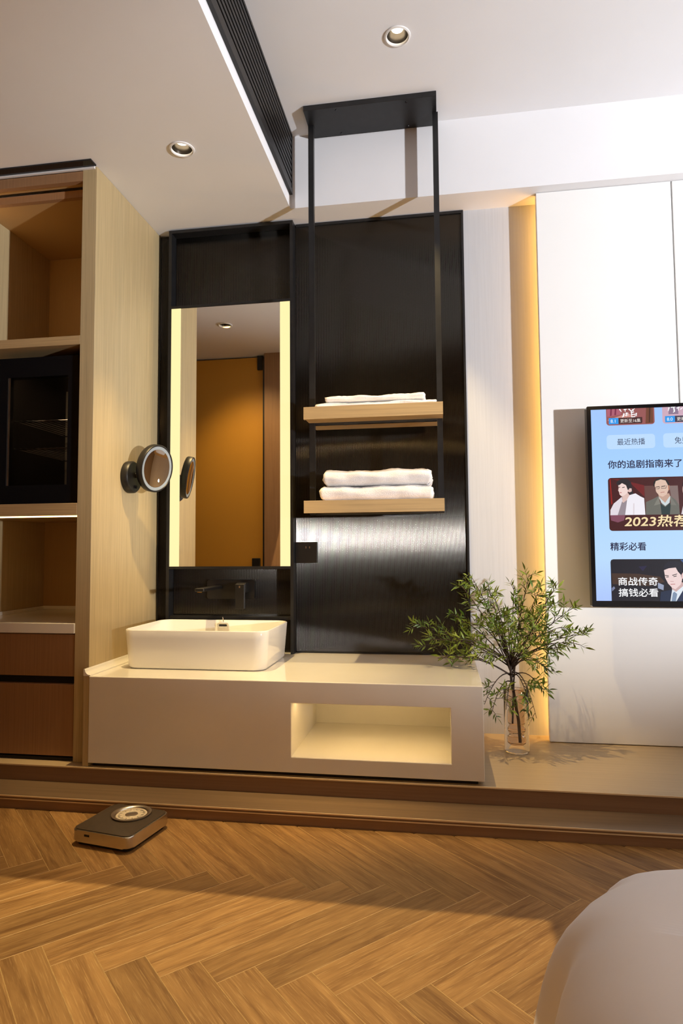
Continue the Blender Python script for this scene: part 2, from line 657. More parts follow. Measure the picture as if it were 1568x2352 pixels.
# ceilings
cu = holed_sheet('ceiling', XD, 5.9, -4.4, YS, ZC, [(DL_R[0], DL_R[1], 0.040)], PAINT)
tag(cu, kind='structure')
cl = holed_sheet('ceiling_low', -1.7, XD, -4.4, YB, ZL, [(DL_L[0], DL_L[1], 0.040), (DL_B[0], DL_B[1], 0.040)], PAINT,
                 rects=[(0.395, 0.5445, -1.03, -0.868)])  # opening for the added lamp box
tag(cl, kind='structure')
bm = bmesh.new()
f = [bm.verts.new(p) for p in ((XD, YS, ZL), (XD, -4.4, ZL), (XD, -4.4, ZC), (XD, YS, ZC))]
bm.faces.new(f)
fa = mesh_obj('ceiling_drop_face', bm, PAINT)
tag(fa, kind='structure')
sf = box('ceiling_soffit', XD, 5.9, YS, YB, ZL, 2.70, PAINT)
tag(sf, kind='structure')

# black sliding-door track set in the low ceiling above the wardrobe front
tr = empty('trim_1', (-0.8, 0.012, ZL), kind='structure')
box('track_channel', -1.7, -0.021, -0.008, 0.030, ZL - 0.006, ZL - 0.0005, BLACKG, tr)
box('track_lip', -1.7, -0.030, 0.030, 0.039, ZL - 0.012, ZL - 0.0005, TRIM, tr)

# white television wall: panels with a shadow joint between them
tvw = empty('wall_television', (2.6, 0.53, ZP), kind='structure')
box('wall_panel', XT, 2.1785, YT, 0.536, ZP + 0.003, ZL - 0.002, WHITEP, tvw, 0.0015, 2)
box('wall_panel', 2.1835, 3.55, YT, 0.536, ZP + 0.003, ZL - 0.002, WHITEP, tvw, 0.0015, 2)
box('wall_panel', 3.555, 4.90, YT, 0.536, ZP + 0.003, ZL - 0.002, WHITEP, tvw, 0.0015, 2)
box('panel_core', XT + 0.065, 4.90, 0.536, YB, ZP + 0.003, ZL - 0.002, WHITEP, tvw)
box('led_strip', XT + 0.052, XT + 0.0645, 0.556, 0.584, ZP + 0.02, ZL - 0.02, LEDR, tvw)

# ribbed black glass cladding behind the basin and the shelves
gp = empty('wall_glass', (0.67, YW, ZV), kind='structure')
box('ribbed_glass', XC + 0.003, 1.362, YW, YB - 0.0005, ZV + 0.001, ZL - 0.006, FLUTE, gp)
box('edge_trim', 1.356, 1.365, YW - 0.004, YB - 0.0005, ZV + 0.001, ZL - 0.003, BLACKM, gp)
box('edge_trim', 0.625, 1.356, YW - 0.004, YW - 0.0002, ZL - 0.015, ZL - 0.003, BLACKM, gp)
box('edge_trim', XC + 0.0005, XC + 0.007, YW - 0.006, YW - 0.0002, ZV + 0.02, ZL - 0.01, BLACKM, gp)
box('edge_trim', 0.627, 1.356, YW - 0.004, YW - 0.0002, ZV + 0.001, ZV + 0.007, BLACKM, gp)

# ------------------------------------------------------------------ ceiling downlights


def downlight(loc, z, label, lit, power, tilt=0.0, cone=50, blend=0.7):
    x, y = loc
    t = empty('downlight', (x, y, z), label, 'downlight', 'round recessed downlights')
    lathe('trim_ring', [(0.037, 0.004), (0.037, -0.003), (0.040, -0.0055), (0.0455, -0.004), (0.0465, -0.0005)],
          (x, y, z), TRIM, t)
    lathe('reflector', [(0.037, 0.003), (0.034, 0.012), (0.024, 0.055), (0.024, 0.085), (0.0, 0.085)], (x, y, z), CONE, t)
    lathe('lens', [(0.0, 0.024), (0.013, 0.0225), (0.0205, 0.026), (0.0205, 0.060), (0.0, 0.060)], (x, y, z), lit, t)
    if power:
        light('downlight_beam', 'SPOT', (x, y, z + 0.014), power, (1.0, 0.72, 0.33), aim=(x, y + tilt, 0.4),
              spot_size=math.radians(cone), spot_blend=blend, shadow_soft_size=0.012)


downlight(DL_R, ZC, 'lit downlight in the high ceiling beside the hanging shelf rack', LENS, 120, 0.54, 45, 0.5)
downlight(DL_L, ZL, 'lit downlight in the low ceiling in front of the mirror', LENS, 145, 0.24)
downlight(DL_B, ZL, 'downlight in the hall ceiling, seen only as a reflection in the mirror', LENSO, 38, -1.35, 74, 1.0)

# ------------------------------------------------------------------ air grille in the side of the dropped ceiling
g0, g1 = 2.376, ZC - 0.002
gy0, gy1 = -3.2, 0.440
vent = empty('air_grille', (XD, -1.2, g0), 'long black linear air grille in the step between the two ceilings', 'air grille')
box('backing', XD + 0.0005, XD + 0.002, gy0, gy1, g0, g1, BLACKM, vent)
box('frame_rail', XD + 0.002, XD + 0.014, gy0, gy1, g0, g0 + 0.022, BLACKS, vent)
box('frame_rail', XD + 0.002, XD + 0.014, gy0, gy1, g1 - 0.012, g1, BLACKS, vent)
box('frame_rail', XD + 0.002, XD + 0.014, gy1 - 0.010, gy1, g0 + 0.022, g1 - 0.012, BLACKS, vent)
ns = 9
for i in range(ns):
    zc = g0 + 0.022 + (i + 0.5) * (g1 - g0 - 0.034) / ns
    box('slat', XD + 0.002, XD + 0.012, gy0, gy1 - 0.010, zc - 0.0075, zc + 0.0075, BLACKS, vent)

# added unseen box lamp in the low ceiling; its rim shapes the floor light
rl = empty('added_spotlight', (0.40, -0.93, ZL), 'added square recessed spotlight, out of view, in the low ceiling near the bed', 'added lamp')
RX0, RX1, RY_0, RY_1 = 0.395, 0.5445, -1.03, -0.868
DKB = mat('added_box_black', (0.02, 0.02, 0.02), 0.6, var=0.1, vscale=20)
box('box_side', RX0 - 0.01, RX0, RY_0 - 0.01, RY_1 + 0.01, ZL + 0.0005, 2.60, DKB, rl)
box('box_side', RX1, RX1 + 0.01, RY_0 - 0.01, RY_1 + 0.01, ZL + 0.0005, 2.60, DKB, rl)
box('box_side', RX0, RX1, RY_0 - 0.01, RY_0, ZL + 0.0005, 2.60, DKB, rl)
box('box_side', RX0, RX1, RY_1, RY_1 + 0.01, ZL + 0.0005, 2.60, DKB, rl)
box('box_top', RX0, RX1, RY_0, RY_1, 2.59, 2.60, DKB, rl)
light('added_spot_beam', 'SPOT', (0.45, -0.90, 2.56), 250, (1.0, 0.80, 0.45), aim=(0.45, -0.90, 0),
      spot_size=math.radians(120), spot_blend=0.2, shadow_soft_size=0.001)

# ------------------------------------------------------------------ wardrobe with minibar
cab = empty('wardrobe', (-0.55, 0.3, ZP), 'tall oak wardrobe unit with open lit niches at the left edge', 'wardrobe')
XR = -0.0815
box('side_panel', XR, XC, YC, YB - 0.001, ZP + 0.0005, ZL - 0.001, VENEER, cab, 0.001, 1)
box('divider', -0.60, -0.57, 0.062, 0.575, 0.597, 2.245, VENEER, cab)
box('back_panel', -0.57, XR - 0.0005, 0.575, YB - 0.001, 0.597, 2.245, OCHRE, cab)
box('closet_door', -1.40, -0.605, YC, 0.062, ZP + 0.012, 2.27, VENEER, cab, 0.001, 1)
box('closet_body', -1.40, -0.605, 0.063, YB - 0.001, ZP + 0.0005, ZL - 0.001, VENEER, cab)
box('header', -1.40, XR - 0.0005, YC, 0.062, 2.274, ZL - 0.014, VENEERD, cab)
box('header', -0.60, XR - 0.0005, 0.096, 0.116, 2.245, 2.274, VENEERD, cab)
box('niche_ceiling', -0.60, XR - 0.0005, 0.116, 0.575, 2.2455, 2.262, OCHRE, cab)
box('led_strip', -0.56, XR - 0.01, 0.0622, 0.0655, 2.2785, 2.284, mat('header_led_strip', (0.02, 0.02, 0.02), 0.5, emit=(1.0, 0.55, 0.18), estr=1.0), cab)
box('niche_ceiling', -0.60, XR - 0.0005, 0.0665, 0.0955, 2.285, 2.30, OCHRE, cab)
box('shelf', -0.5695, XR - 0.0005, YC, 0.5745, 1.639, 1.673, VENEERH, cab, 0.0008, 1)
s2 = box('shelf', -0.5695, XR - 0.0005, YC, 0.5745, 0.994, 1.040, VENEERH, cab, 0.0008, 1)
box('led_strip', -0.565, XR - 0.004, YC + 0.006, YC + 0.015, 0.989, 0.9935, LEDC, s2)
box('led_strip', -0.5695, -0.562, 0.072, 0.092, 1.68, 2.24, LEDC, cab)
ct = box('stone_top', -0.5695, XR - 0.0005, YC - 0.004, 0.5745, 0.560, 0.597, STONE, cab, 0.0015, 2)
box('upstand', -0.5690, XR - 0.001, 0.562, 0.5743, 0.5972, 0.612, STONE, ct)
box('upstand', -0.5693, -0.558, YC + 0.01, 0.5615, 0.5972, 0.612, STONE, ct)
box('carcass', -0.60, XR - 0.0005, 0.070, 0.575, ZP + 0.0005, 0.5595, DARKG, cab)
box('drawer_front', -0.598, XR - 0.003, YC + 0.006, 0.0695, 0.403, 0.556, VENEERD, cab, 0.001, 1)
box('drawer_front', -0.598, XR - 0.003, YC + 0.006, 0.0695, 0.117, 0.374, VENEERD, cab, 0.001, 1)
box('plinth', -0.598, XR - 0.002, YC + 0.012, 0.0695, ZP + 0.0005, 0.109, DARKG, cab)

# minibar fridge
fr = empty('minibar_fridge', (-0.265, 0.3, 1.041), 'black glass-door minibar fridge in the wardrobe niche', 'fridge')
fx0, fx1, fz0, fz1 = -0.446, -0.0905, 1.0415, 1.606
box('shell_wall', fx0, fx0 + 0.02, 0.100, 0.52, fz0, fz1, BLACKS, fr)
box('shell_wall', fx1 - 0.02, fx1, 0.100, 0.52, fz0, fz1, BLACKS, fr)
box('shell_wall', fx0 + 0.02, fx1 - 0.02, 0.100, 0.52, fz0, fz0 + 0.02, BLACKS, fr)
box('shell_wall', fx0 + 0.02, fx1 - 0.02, 0.100, 0.52, fz1 - 0.02, fz1, BLACKS, fr)
FLIN = mat('fridge_liner', (0.30, 0.27, 0.23), 0.5, var=0.03, vscale=10)
bkp = box('back_liner', fx0 + 0.02, fx1 - 0.02, 0.50, 0.52, fz0 + 0.02, fz1 - 0.02, FLIN, fr)
for i in range(14):
    xx = -0.405 + i * 0.0195
    box('rib', xx, xx + 0.004, 0.492, 0.4995, fz0 + 0.04, fz1 - 0.05, FLIN, bkp)
dor = empty('door', (-0.265, 0.08, fz0))
dor.parent = fr
dor.location = Vector((-0.265, 0.08, fz0)) - Vector(fr.location)
wx0, wx1, wz0, wz1 = -0.392, -0.140, 1.112, 1.530
box('door_frame', fx0, wx0, 0.062, 0.098, fz0, fz1, BLACKG, dor)
box('door_frame', wx1, fx1, 0.062, 0.098, fz0, fz1, BLACKG, dor)
box('door_frame', wx0, wx1, 0.062, 0.098, fz0, wz0, BLACKG, dor)
box('door_frame', wx0, wx1, 0.062, 0.098, wz1, fz1, BLACKG, dor)
box('pane', wx0, wx1, 0.066, 0.072, wz0, wz1, FRIDGEG, dor)
box('pane_edge', wx0, wx0 + 0.008, 0.0655, 0.0660, wz0, wz1, SILVER, dor)
for z in (1.262, 1.372):
    bm = bmesh.new()
    add_tube(bm, [(fx0 + 0.022, 0.13, z), (fx1 - 0.022, 0.13, z)], 0.003, 6)
    add_tube(bm, [(fx0 + 0.022, 0.46, z), (fx1 - 0.022, 0.46, z)], 0.003, 6)
    for i in range(12):
        xx = -0.41 + i * 0.026
        add_tube(bm, [(xx, 0.13, z + 0.004), (xx, 0.46, z + 0.004)], 0.0015, 5)
    mesh_obj('wire_shelf', bm, CHROME, fr)
light('fridge_lamp', 'AREA', (-0.265, 0.135, 1.583), 1.2, (1.0, 0.75, 0.45), aim=(-0.265, 0.40, 1.0),
      shape='RECTANGLE', size=0.2, size_y=0.05)

# ------------------------------------------------------------------ vanity block with open niche
van = empty('vanity', (0.69, 0.29, ZP), 'long cream stone vanity block with an open niche at its right end', 'vanity')
VX0, VX1, VZ0, VY1 = 0.0, 1.375, 0.1127, YW
NX0, NX1, NZ0, NZ1, NY = 0.739, 1.2695, 0.165, 0.3425, 0.435
bm = bmesh.new()
O = {}
for k, (x, z) in dict(bl=(VX0, VZ0), br=(VX1, VZ0), tr=(VX1, ZV), tl=(VX0, ZV)).items():
    O['f' + k] = bm.verts.new((x, 0.0, z))
    O['b' + k] = bm.verts.new((x, VY1, z))
for k, (x, z) in dict(bl=(NX0, NZ0), br=(NX1, NZ0), tr=(NX1, NZ1), tl=(NX0, NZ1)).items():
    O['n' + k] = bm.verts.new((x, 0.0, z))
    O['m' + k] = bm.verts.new((x, NY, z))
ks = ['bl', 'br', 'tr', 'tl']
for i in range(4):
    a, b = ks[i], ks[(i + 1) % 4]
    bm.faces.new((O['f' + a], O['f' + b], O['n' + b], O['n' + a]))
    bm.faces.new((O['n' + a], O['n' + b], O['m' + b], O['m' + a]))
    bm.faces.new((O['f' + b], O['f' + a], O['b' + a], O['b' + b]))
bm.faces.new([O['m' + k] for k in ks])
bm.faces.new([O['b' + k] for k in reversed(ks)])
bmesh.ops.recalc_face_normals(bm, faces=bm.faces)
sel = []
for e in bm.edges:
    a, b = e.verts
    fr_edge = (a in [O['f' + k] for k in ks] and b in [O['f' + k] for k in ks]) or \
              (a in [O['n' + k] for k in ks] and b in [O['n' + k] for k in ks])
    top_r = {a, b} == {O['ftr'], O['btr']}
    if fr_edge or top_r:
        sel.append(e)
bmesh.ops.bevel(bm, geom=sel, offset=0.003, segments=3, affect='EDGES', profile=0.5)
mesh_obj('body', bm, STONE, van)
box('led_strip', NX0 + 0.02, NX1 - 0.02, 0.050, 0.066, NZ1 - 0.0055, NZ1 - 0.0005, mat('vanity_led_strip', (0.02, 0.02, 0.02), 0.5, emit=(1.0, 0.69, 0.30), estr=20.0), van)
box('plinth', 0.01, 1.355, 0.018, 0.58, ZP + 0.0003, VZ0 + 0.0, DARKG, van)
# concave upstand along the wardrobe side
bm = bmesh.new()
prof = [(0.0, ZV + 0.0003), (0.027, ZV + 0.0003), (0.0262, ZV + 0.0035)]
for k in range(7):
    t = math.radians(90 * k / 6)
    prof.append((0.0245 - 0.019 * math.sin(t), ZV + 0.0225 - 0.019 * math.cos(t)))
prof += [(0.0045, ZV + 0.024), (0.0, ZV + 0.024)]
x_off = XC + 0.001
r0 = [bm.verts.new((x_off + a + 0.0, 0.002, z)) for a, z in prof]
r1 = [bm.verts.new((x_off + a + 0.0, YW - 0.008, z)) for a, z in prof]
n = len(prof)
for i in range(n):
    bm.faces.new((r0[i], r0[(i + 1) % n], r1[(i + 1) % n], r1[i]))
bm.faces.new(list(reversed(r0)))
bm.faces.new(r1)
bmesh.ops.recalc_face_normals(bm, faces=bm.faces)
smooth_angle(mesh_obj('upstand', bm, STONE, van), 40)
box('filler_strip', XC + 0.001, -0.0005, 0.004, YW - 0.008, ZP + 0.001, ZV, VENEER, van)

# ------------------------------------------------------------------ basin
bas = empty('wash_basin', (0.325, 0.33, ZV), 'white rectangular ceramic vessel basin on the vanity', 'basin')
bx0, bx1, by0, by1, bz1 = 0.043, 0.612, 0.140, 0.513, 0.5626
bm = bmesh.new()
cxm, cym, bw, bd = (bx0 + bx1) / 2, (by0 + by1) / 2, bx1 - bx0, by1 - by0


def loop(dw, z, r):
    return [bm.verts.new((x, y, z)) for x, y in rrect(cxm, cym, bw - 2 * dw, bd - 2 * dw, r, 8)]


L = [loop(0.020, ZV + 0.0006, 0.040), loop(0.014, ZV + 0.0035, 0.046), loop(0.011, ZV + 0.010, 0.048), loop(0.003, bz1 - 0.03, 0.050),
     loop(0.0012, bz1 - 0.003, 0.050), loop(0.0022, bz1 - 0.0008, 0.050), loop(0.0045, bz1, 0.048),
     loop(0.0075, bz1 - 0.001, 0.045), loop(0.009, bz1 - 0.004, 0.044), loop(0.016, ZV + 0.05, 0.044),
     loop(0.026, ZV + 0.026, 0.05), loop(0.050, ZV + 0.018, 0.05)]
for a, b in zip(L[:-1], L[1:]):
    for k in range(len(a)):
        k2 = (k + 1) % len(a)
        bm.faces.new((a[k], a[k2], b[k2], b[k]))
bm.faces.new(list(reversed(L[0])))
bm.faces.new(L[-1])
bmesh.ops.recalc_face_normals(bm, faces=bm.faces)
smooth_angle(mesh_obj('bowl', bm, CERAM, bas), 60)
# overflow fitting on the rear inner wall
oc = at(512, 1436, y=0.4975)
bm = bmesh.new()
outer = rrect(oc.x, oc.z, 0.052, 0.020, 0.0099, 8)
inner = rrect(oc.x, oc.z, 0.038, 0.010, 0.0049, 8)
va = [bm.verts.new((x, 0.4935, z)) for x, z in outer]
vb = [bm.verts.new((x, 0.4935, z)) for x, z in inner]
vc = [bm.verts.new((x, 0.4995, z)) for x, z in outer]
vd = [bm.verts.new((x, 0.4985, z)) for x, z in inner]
for k in range(len(va)):
    k2 = (k + 1) % len(va)
    bm.faces.new((va[k], va[k2], vb[k2], vb[k]))
    bm.faces.new((va[k], va[k2], vc[k2], vc[k]))
    bm.faces.new((vb[k], vb[k2], vd[k2], vd[k]))
bmesh.ops.recalc_face_normals(bm, faces=bm.faces)
ov = smooth_angle(mesh_obj('overflow_ring', bm, CHROME, bas), 40)
box('overflow_slot', oc.x - 0.017, oc.x + 0.017, 0.4965, 0.4985, oc.z - 0.0040, oc.z + 0.0040, DARKG, ov)
tube('overflow_pin', [(oc.x + 0.004, 0.492, oc.z + 0.010), (oc.x + 0.003, 0.492, oc.z + 0.022), (oc.x - 0.001, 0.496, oc.z + 0.034)],
     0.0022, CHROME, bas)
lathe('drain', [(0.0, 0.003), (0.02, 0.003), (0.022, 0.001), (0.022, 0.0)], (cxm, cym, ZV + 0.0181), CHROME, bas)

# ------------------------------------------------------------------ mirror tower: black frame and lit mirror
FY = 0.540
fm = empty('mirror_frame', (0.33, 0.56, ZV), 'tall black metal frame around the lit mirror above the basin', 'frame')
FX0, FX1 = 0.043, 0.621
box('upright', FX0, FX0 + 0.014, FY, YW - 0.0005, ZV + 0.001, ZL - 0.006, BLACKM, fm)
box('upright', FX1 - 0.013, FX1, FY, YW - 0.0005, ZV + 0.001, ZL - 0.006, BLACKM, fm)
box('rail', FX0 + 0.014, FX1 - 0.013, FY, YW - 0.0005, ZL - 0.020, ZL - 0.006, BLACKM, fm)
box('rail', FX0 + 0.014, FX1 - 0.013, FY, YW - 0.0005, 1.955, 1.966, BLACKM, fm)
box('rail', FX0 + 0.014, FX1 - 0.013, FY, YW - 0.0005, 0.779, 0.790, BLACKM, fm)
box('rail', FX0 + 0.014, FX1 - 0.013, FY + 0.01, YW - 0.0005, 0.560, 0.573, BLACKM, fm)

mr = empty('wall_mirror', (0.33, FY, 0.793), 'wall mirror with two glowing side strips', 'mirror')
mx0, mx1, mz0, mz1 = FX0 + 0.0145, FX1 - 0.0135, 0.7905, 1.9545
box('mirror_glass', mx0 + 0.045, mx1 - 0.045, FY + 0.003, FY + 0.008, mz0, mz1, MIRROR, mr)
box('light_strip', mx0, mx0 + 0.0447, FY + 0.0025, FY + 0.008, mz0, mz1, LEDW, mr)
box('light_strip', mx1 - 0.0447, mx1, FY + 0.0025, FY + 0.008, mz0, mz1, LEDW, mr)
box('back_box', mx0, mx1, FY + 0.0085, YW - 0.001, mz0, mz1, DARKG, mr)

# ------------------------------------------------------------------ wall faucet
fa = empty('wall_faucet', (0.33, 0.57, 0.60), 'matt black wall-mounted basin faucet under the mirror', 'faucet')
bm = bmesh.new()
pr = rrect(0.3285, 0.6885, 0.217, 0.085, 0.010, 6)
a = [bm.verts.new((x, 0.576, z)) for x, z in pr]
b = [bm.verts.new((x, YW - 0.0003, z)) for x, z in pr]
for k in range(len(a)):
    k2 = (k + 1) % len(a)
    bm.faces.new((a[k], a[k2], b[k2], b[k]))
bm.faces.new(a)
bm.faces.new(b)
bmesh.ops.recalc_face_normals(bm, faces=bm.faces)
bmesh.ops.bevel(bm, geom=[e for e in bm.edges if all(abs(q.co.y - 0.576) < 1e-6 for q in e.verts)], offset=0.0015, segments=2, affect='EDGES')
smooth_angle(mesh_obj('back_plate', bm, BLACKS, fa), 20)
box('spout', 0.252, 0.292, 0.352, 0.5755, 0.692, 0.706, BLACKS, fa, 0.004, 3)
box('aerator', 0.262, 0.282, 0.356, 0.378, 0.6885, 0.6918, CHROME, fa)
box('handle_block', 0.368, 0.412, 0.535, 0.5755, 0.676, 0.720, BLACKS, fa, 0.004, 2)
box('lever', 0.3665, 0.411, 0.520, 0.5345, 0.606, 0.716, BLACKS, fa, 0.005, 3)
mk = box('mark', 0.385, 0.391, 0.5192, 0.5199, 0.698, 0.707, SILVER, fa)

# ------------------------------------------------------------------ black socket box on the glass
sk = empty('wall_socket', (0.67, 0.58, 0.80), 'square black wall socket box beside the mirror', 'socket')
box('box', 0.622, 0.7195, 0.570, YW - 0.0003, 0.803, 0.894, BLACKS, sk, 0.002, 2)
for xx in (0.668, 0.684):
    box('pin_slot', xx, xx + 0.004, 0.5690, 0.5699, 0.866, 0.875, SILVER, sk)

# ------------------------------------------------------------------ magnifying mirror on the wardrobe side
mg = empty('magnifying_mirror', (XC + 0.03, 0.32, 1.09), 'round black swivel magnifying mirror on the wardrobe side', 'mirror')
bc = Vector((XC, 0.312, 1.164))
lathe('wall_base', [(0.0, 0.0), (0.064, 0.0), (0.066, 0.004), (0.066, 0.024), (0.061, 0.030), (0.0, 0.030)], bc, BLACKS, mg, (1, 0, 0))
lathe('switch', [(0.0, 0.0), (0.007, 0.0), (0.007, 0.004), (0.0, 0.004)], bc + Vector((0.0302, 0.008, -0.040)), BLACKG, mg, (1, 0, 0), 16)
NRM = Vector((0.955, -0.235, -0.17)).normalized()
rc = Vector((0.073, 0.367, 1.205))
hp = Vector((0.040, 0.338, 1.175))
tube('arm', [bc + Vector((0.028, 0.015, 0.010)), hp], 0.012, BLACKS, mg, 12)
tube('hinge', [hp + Vector((0, 0, -0.032)), hp + Vector((0, 0, 0.034))], 0.011, BLACKS, mg, 16)
tube('arm', [hp, rc - NRM * 0.018], 0.012, BLACKS, mg, 12)
R1 = 0.100
lathe('housing', [(0.0, -0.024), (0.088, -0.024), (0.097, -0.021), (R1, -0.016), (R1, 0.006), (0.098, 0.009),
                  (0.094, 0.009), (0.0925, 0.0062)], rc, BLACKS, mg, NRM, 64)
lathe('light_ring', [(0.0925, 0.0065), (0.080, 0.0058), (0.080, 0.0045)], rc,
      mat('frosted_ring', (0.30, 0.335, 0.345), 0.35, var=0.02, vscale=30), mg, NRM, 64)
cp = [(0.0795 * k / 8, 0.0015 + 0.0045 * (k / 8) ** 2) for k in range(9)]
lathe('mirror_glass', cp, rc, MIRROR, mg, NRM, 64)

# ------------------------------------------------------------------ hanging shelf rack
rk = empty('hanging_shelf_rack', (0.995, 0.38, 1.0), 'black steel rack with two oak shelves hanging from the ceiling', 'shelf rack')
SX0, SX1, SY0, SY1 = 0.7285, 1.2634, 0.260, 0.520
pl = box('ceiling_plate', 0.7277, 1.2574, 0.276, 0.452, ZC - 0.022, ZC - 0.0005, BLACKM, rk, 0.001, 1)
for xx, yy in ((0.86, 0.292), (1.14, 0.292), (0.86, 0.436), (1.14, 0.436)):
    lathe('screw', [(0.0, -0.002), (0.004, -0.002), (0.005, 0.0)], (xx, yy, ZC - 0.0225), BLACKG, pl, n=12)
RY0, RY1 = 0.368, 0.390
for x0 in (SX0 + 0.0005, SX1 - 0.0225):
    box('rod', x0, x0 + 0.022, RY0, RY1, 1.0005, ZC - 0.022, BLACKM, rk)
for nm, zt in (('upper', 1.4135), ('lower', 1.049)):
    t = 0.042
    bm = bmesh.new()
    # board notched at its ends for the rods
    add_box(bm, SX0 + 0.0230, SX1 - 0.0230, SY0, SY1, zt - t, zt)
    for xa, xb in ((SX0, SX0 + 0.0230), (SX1 - 0.0230, SX1)):
        add_box(bm, xa, xb, SY0, RY0 - 0.0005, zt - t, zt)
        add_box(bm, xa, xb, RY1 + 0.0005, SY1, zt - t, zt)
    bmesh.ops.remove_doubles(bm, verts=bm.verts, dist=1e-5)
    sh = mesh_obj('shelf', bm, VENEERH, rk)
    box('rim', SX0, SX1, SY0, SY0 + 0.014, zt - t - 0.006, zt - t - 0.0002, VENEERH, sh)
    box('led_strip', SX0 + 0.03, SX1 - 0.03, SY0 + 0.0145, SY0 + 0.019, zt - t - 0.0045, zt - t - 0.0002, LEDG, sh)
    box('crossbar', SX0 + 0.0230, SX1 - 0.0230, RY0, RY1, zt - t - 0.008, zt - t - 0.0002, BLACKM, rk)
    light('shelf_led_glow', 'AREA', ((SX0 + SX1) / 2, SY0 + 0.03, zt - t - 0.010), 0.35, (1.0, 0.68, 0.30),
          aim=((SX0 + SX1) / 2, SY0 + 0.06, 0), shape='RECTANGLE', size=0.46, size_y=0.006)

# ------------------------------------------------------------------ towels


def towel(name, x0, x1, y0, y1, z0, z1, seed, label, fold=1, amp=0.003):
    r = random.Random(seed)
    nx, ny, nz = 36, 16, 6
    bm = bmesh.new()
    idx = {}
    ph = [r.uniform(0, 6.28) for _ in range(12)]
    h = z1 - z0
    rad = min(h * 0.46, 0.028)

    def shape(a, b, c):
        x, y, z = x0 + (x1 - x0) * a, y0 + (y1 - y0) * b, z0 + h * c
        # round the long front and back edges and soften the ends
        dz = (c - 0.5) * 2
        pull = rad * (1 - math.sqrt(max(0.0, 1 - min(1, abs(dz)) ** 2.4)))
        if b < 0.5:
            y += pull * (1 - b * 2) ** 3
        else:
            y -= pull * (b * 2 - 1) ** 3
        if a < 0.5:
            x += pull * 0.45 * (1 - a * 2) ** 8
        else:
            x -= pull * 0.45 * (a * 2 - 1) ** 8
        if c > 0:
            z += amp * c * (math.sin(9 * a + ph[0]) + 0.8 * math.sin(21 * a + 5 * b + ph[1]) + 0.7 * math.sin(11 * b + ph[2]))
        y += amp * 0.8 * (math.sin(13 * a + 7 * c + ph[3]) + 0.5 * math.sin(33 * a + ph[4])) * (1 if b in (0, 1) else 0)
        x += amp * 1.0 * (math.sin(7 * c + ph[5] + 9 * b) + 0.6 * math.sin(17 * c + ph[6])) * (1 if a in (0, 1) else 0)
        j = 0.0009
        z = max(z + (r.uniform(-j, j) if c > 0 else 0), z0)
        return (x + r.uniform(-j, j), y + r.uniform(-j, j), z)

    for i in range(nx + 1):
        for j in range(ny + 1):
            for k in range(nz + 1):
                if i in (0, nx) or j in (0, ny) or k in (0, nz):
                    idx[i, j, k] = bm.verts.new(shape(i / nx, j / ny, k / nz))

    def q(*s):
        bm.faces.new([idx[t] for t in s])
    for i in range(nx):
        for j in range(ny):
            q((i, j, 0), (i, j + 1, 0), (i + 1, j + 1, 0), (i + 1, j, 0))
            q((i, j, nz), (i + 1, j, nz), (i + 1, j + 1, nz), (i, j + 1, nz))
    for i in range(nx):
        for k in range(nz):
            q((i, 0, k), (i + 1, 0, k), (i + 1, 0, k + 1), (i, 0, k + 1))
            q((i, ny, k), (i, ny, k + 1), (i + 1, ny, k + 1), (i + 1, ny, k))
    for j in range(ny):
        for k in range(nz):
            q((0, j, k), (0, j, k + 1), (0, j + 1, k + 1), (0, j + 1, k))
            q((nx, j, k), (nx, j + 1, k), (nx, j + 1, k + 1), (nx, j, k + 1))
    o = mesh_obj(name, bm, TOWEL, None, True)
    return tag(o, label, 'towel', 'white towels on the hanging rack')


towel('folded_towel', 0.768, 1.238, 0.290, 0.500, 1.4140, 1.4325, 1, 'flat white towel lying on the upper shelf, the lower of two', amp=0.0016)
towel('folded_towel', 0.806, 1.196, 0.300, 0.490, 1.4395, 1.4615, 2, 'flat white towel on top on the upper shelf', amp=0.0016)
towel('folded_towel', 0.786, 1.222, 0.290, 0.495, 1.0496, 1.104, 3, 'thick folded white towel lying directly on the lower shelf', amp=0.0022)
towel('folded_towel', 0.798, 1.216, 0.295, 0.490, 1.1095, 1.168, 4, 'thick folded white towel topmost on the lower shelf', amp=0.0026)

# ------------------------------------------------------------------ bathroom scale
scl = empty('bathroom_scale', (0.277, -0.274, 0), 'small square mechanical bathroom scale with brown top on the floor', 'scale')
ANG = math.radians(-10.5)
XF = Matrix.Translation((0.277, -0.274, 0)) @ Matrix.Rotation(ANG, 4, 'Z')


def prism(name, pts, z0, z1, m, parent, bev=0.0, xf=None, edge='both'):
    bm = bmesh.new()
    a = [bm.verts.new((x, y, z0)) for x, y in pts]
    b = [bm.verts.new((x, y, z1)) for x, y in pts]
    for k in range(len(a)):
        k2 = (k + 1) % len(a)
        bm.faces.new((a[k], a[k2], b[k2], b[k]))
    bm.faces.new(list(reversed(a)))
    bm.faces.new(b)
    if bev > 0:
        bmesh.ops.bevel(bm, geom=[e for e in bm.edges if abs(e.verts[0].co.z - e.verts[1].co.z) < 1e-7],
                        offset=bev, segments=3, affect='EDGES', profile=0.5)
    if xf is not None:
        bmesh.ops.transform(bm, matrix=xf, verts=bm.verts)
    return smooth_angle(mesh_obj(name, bm, m, parent), 20)


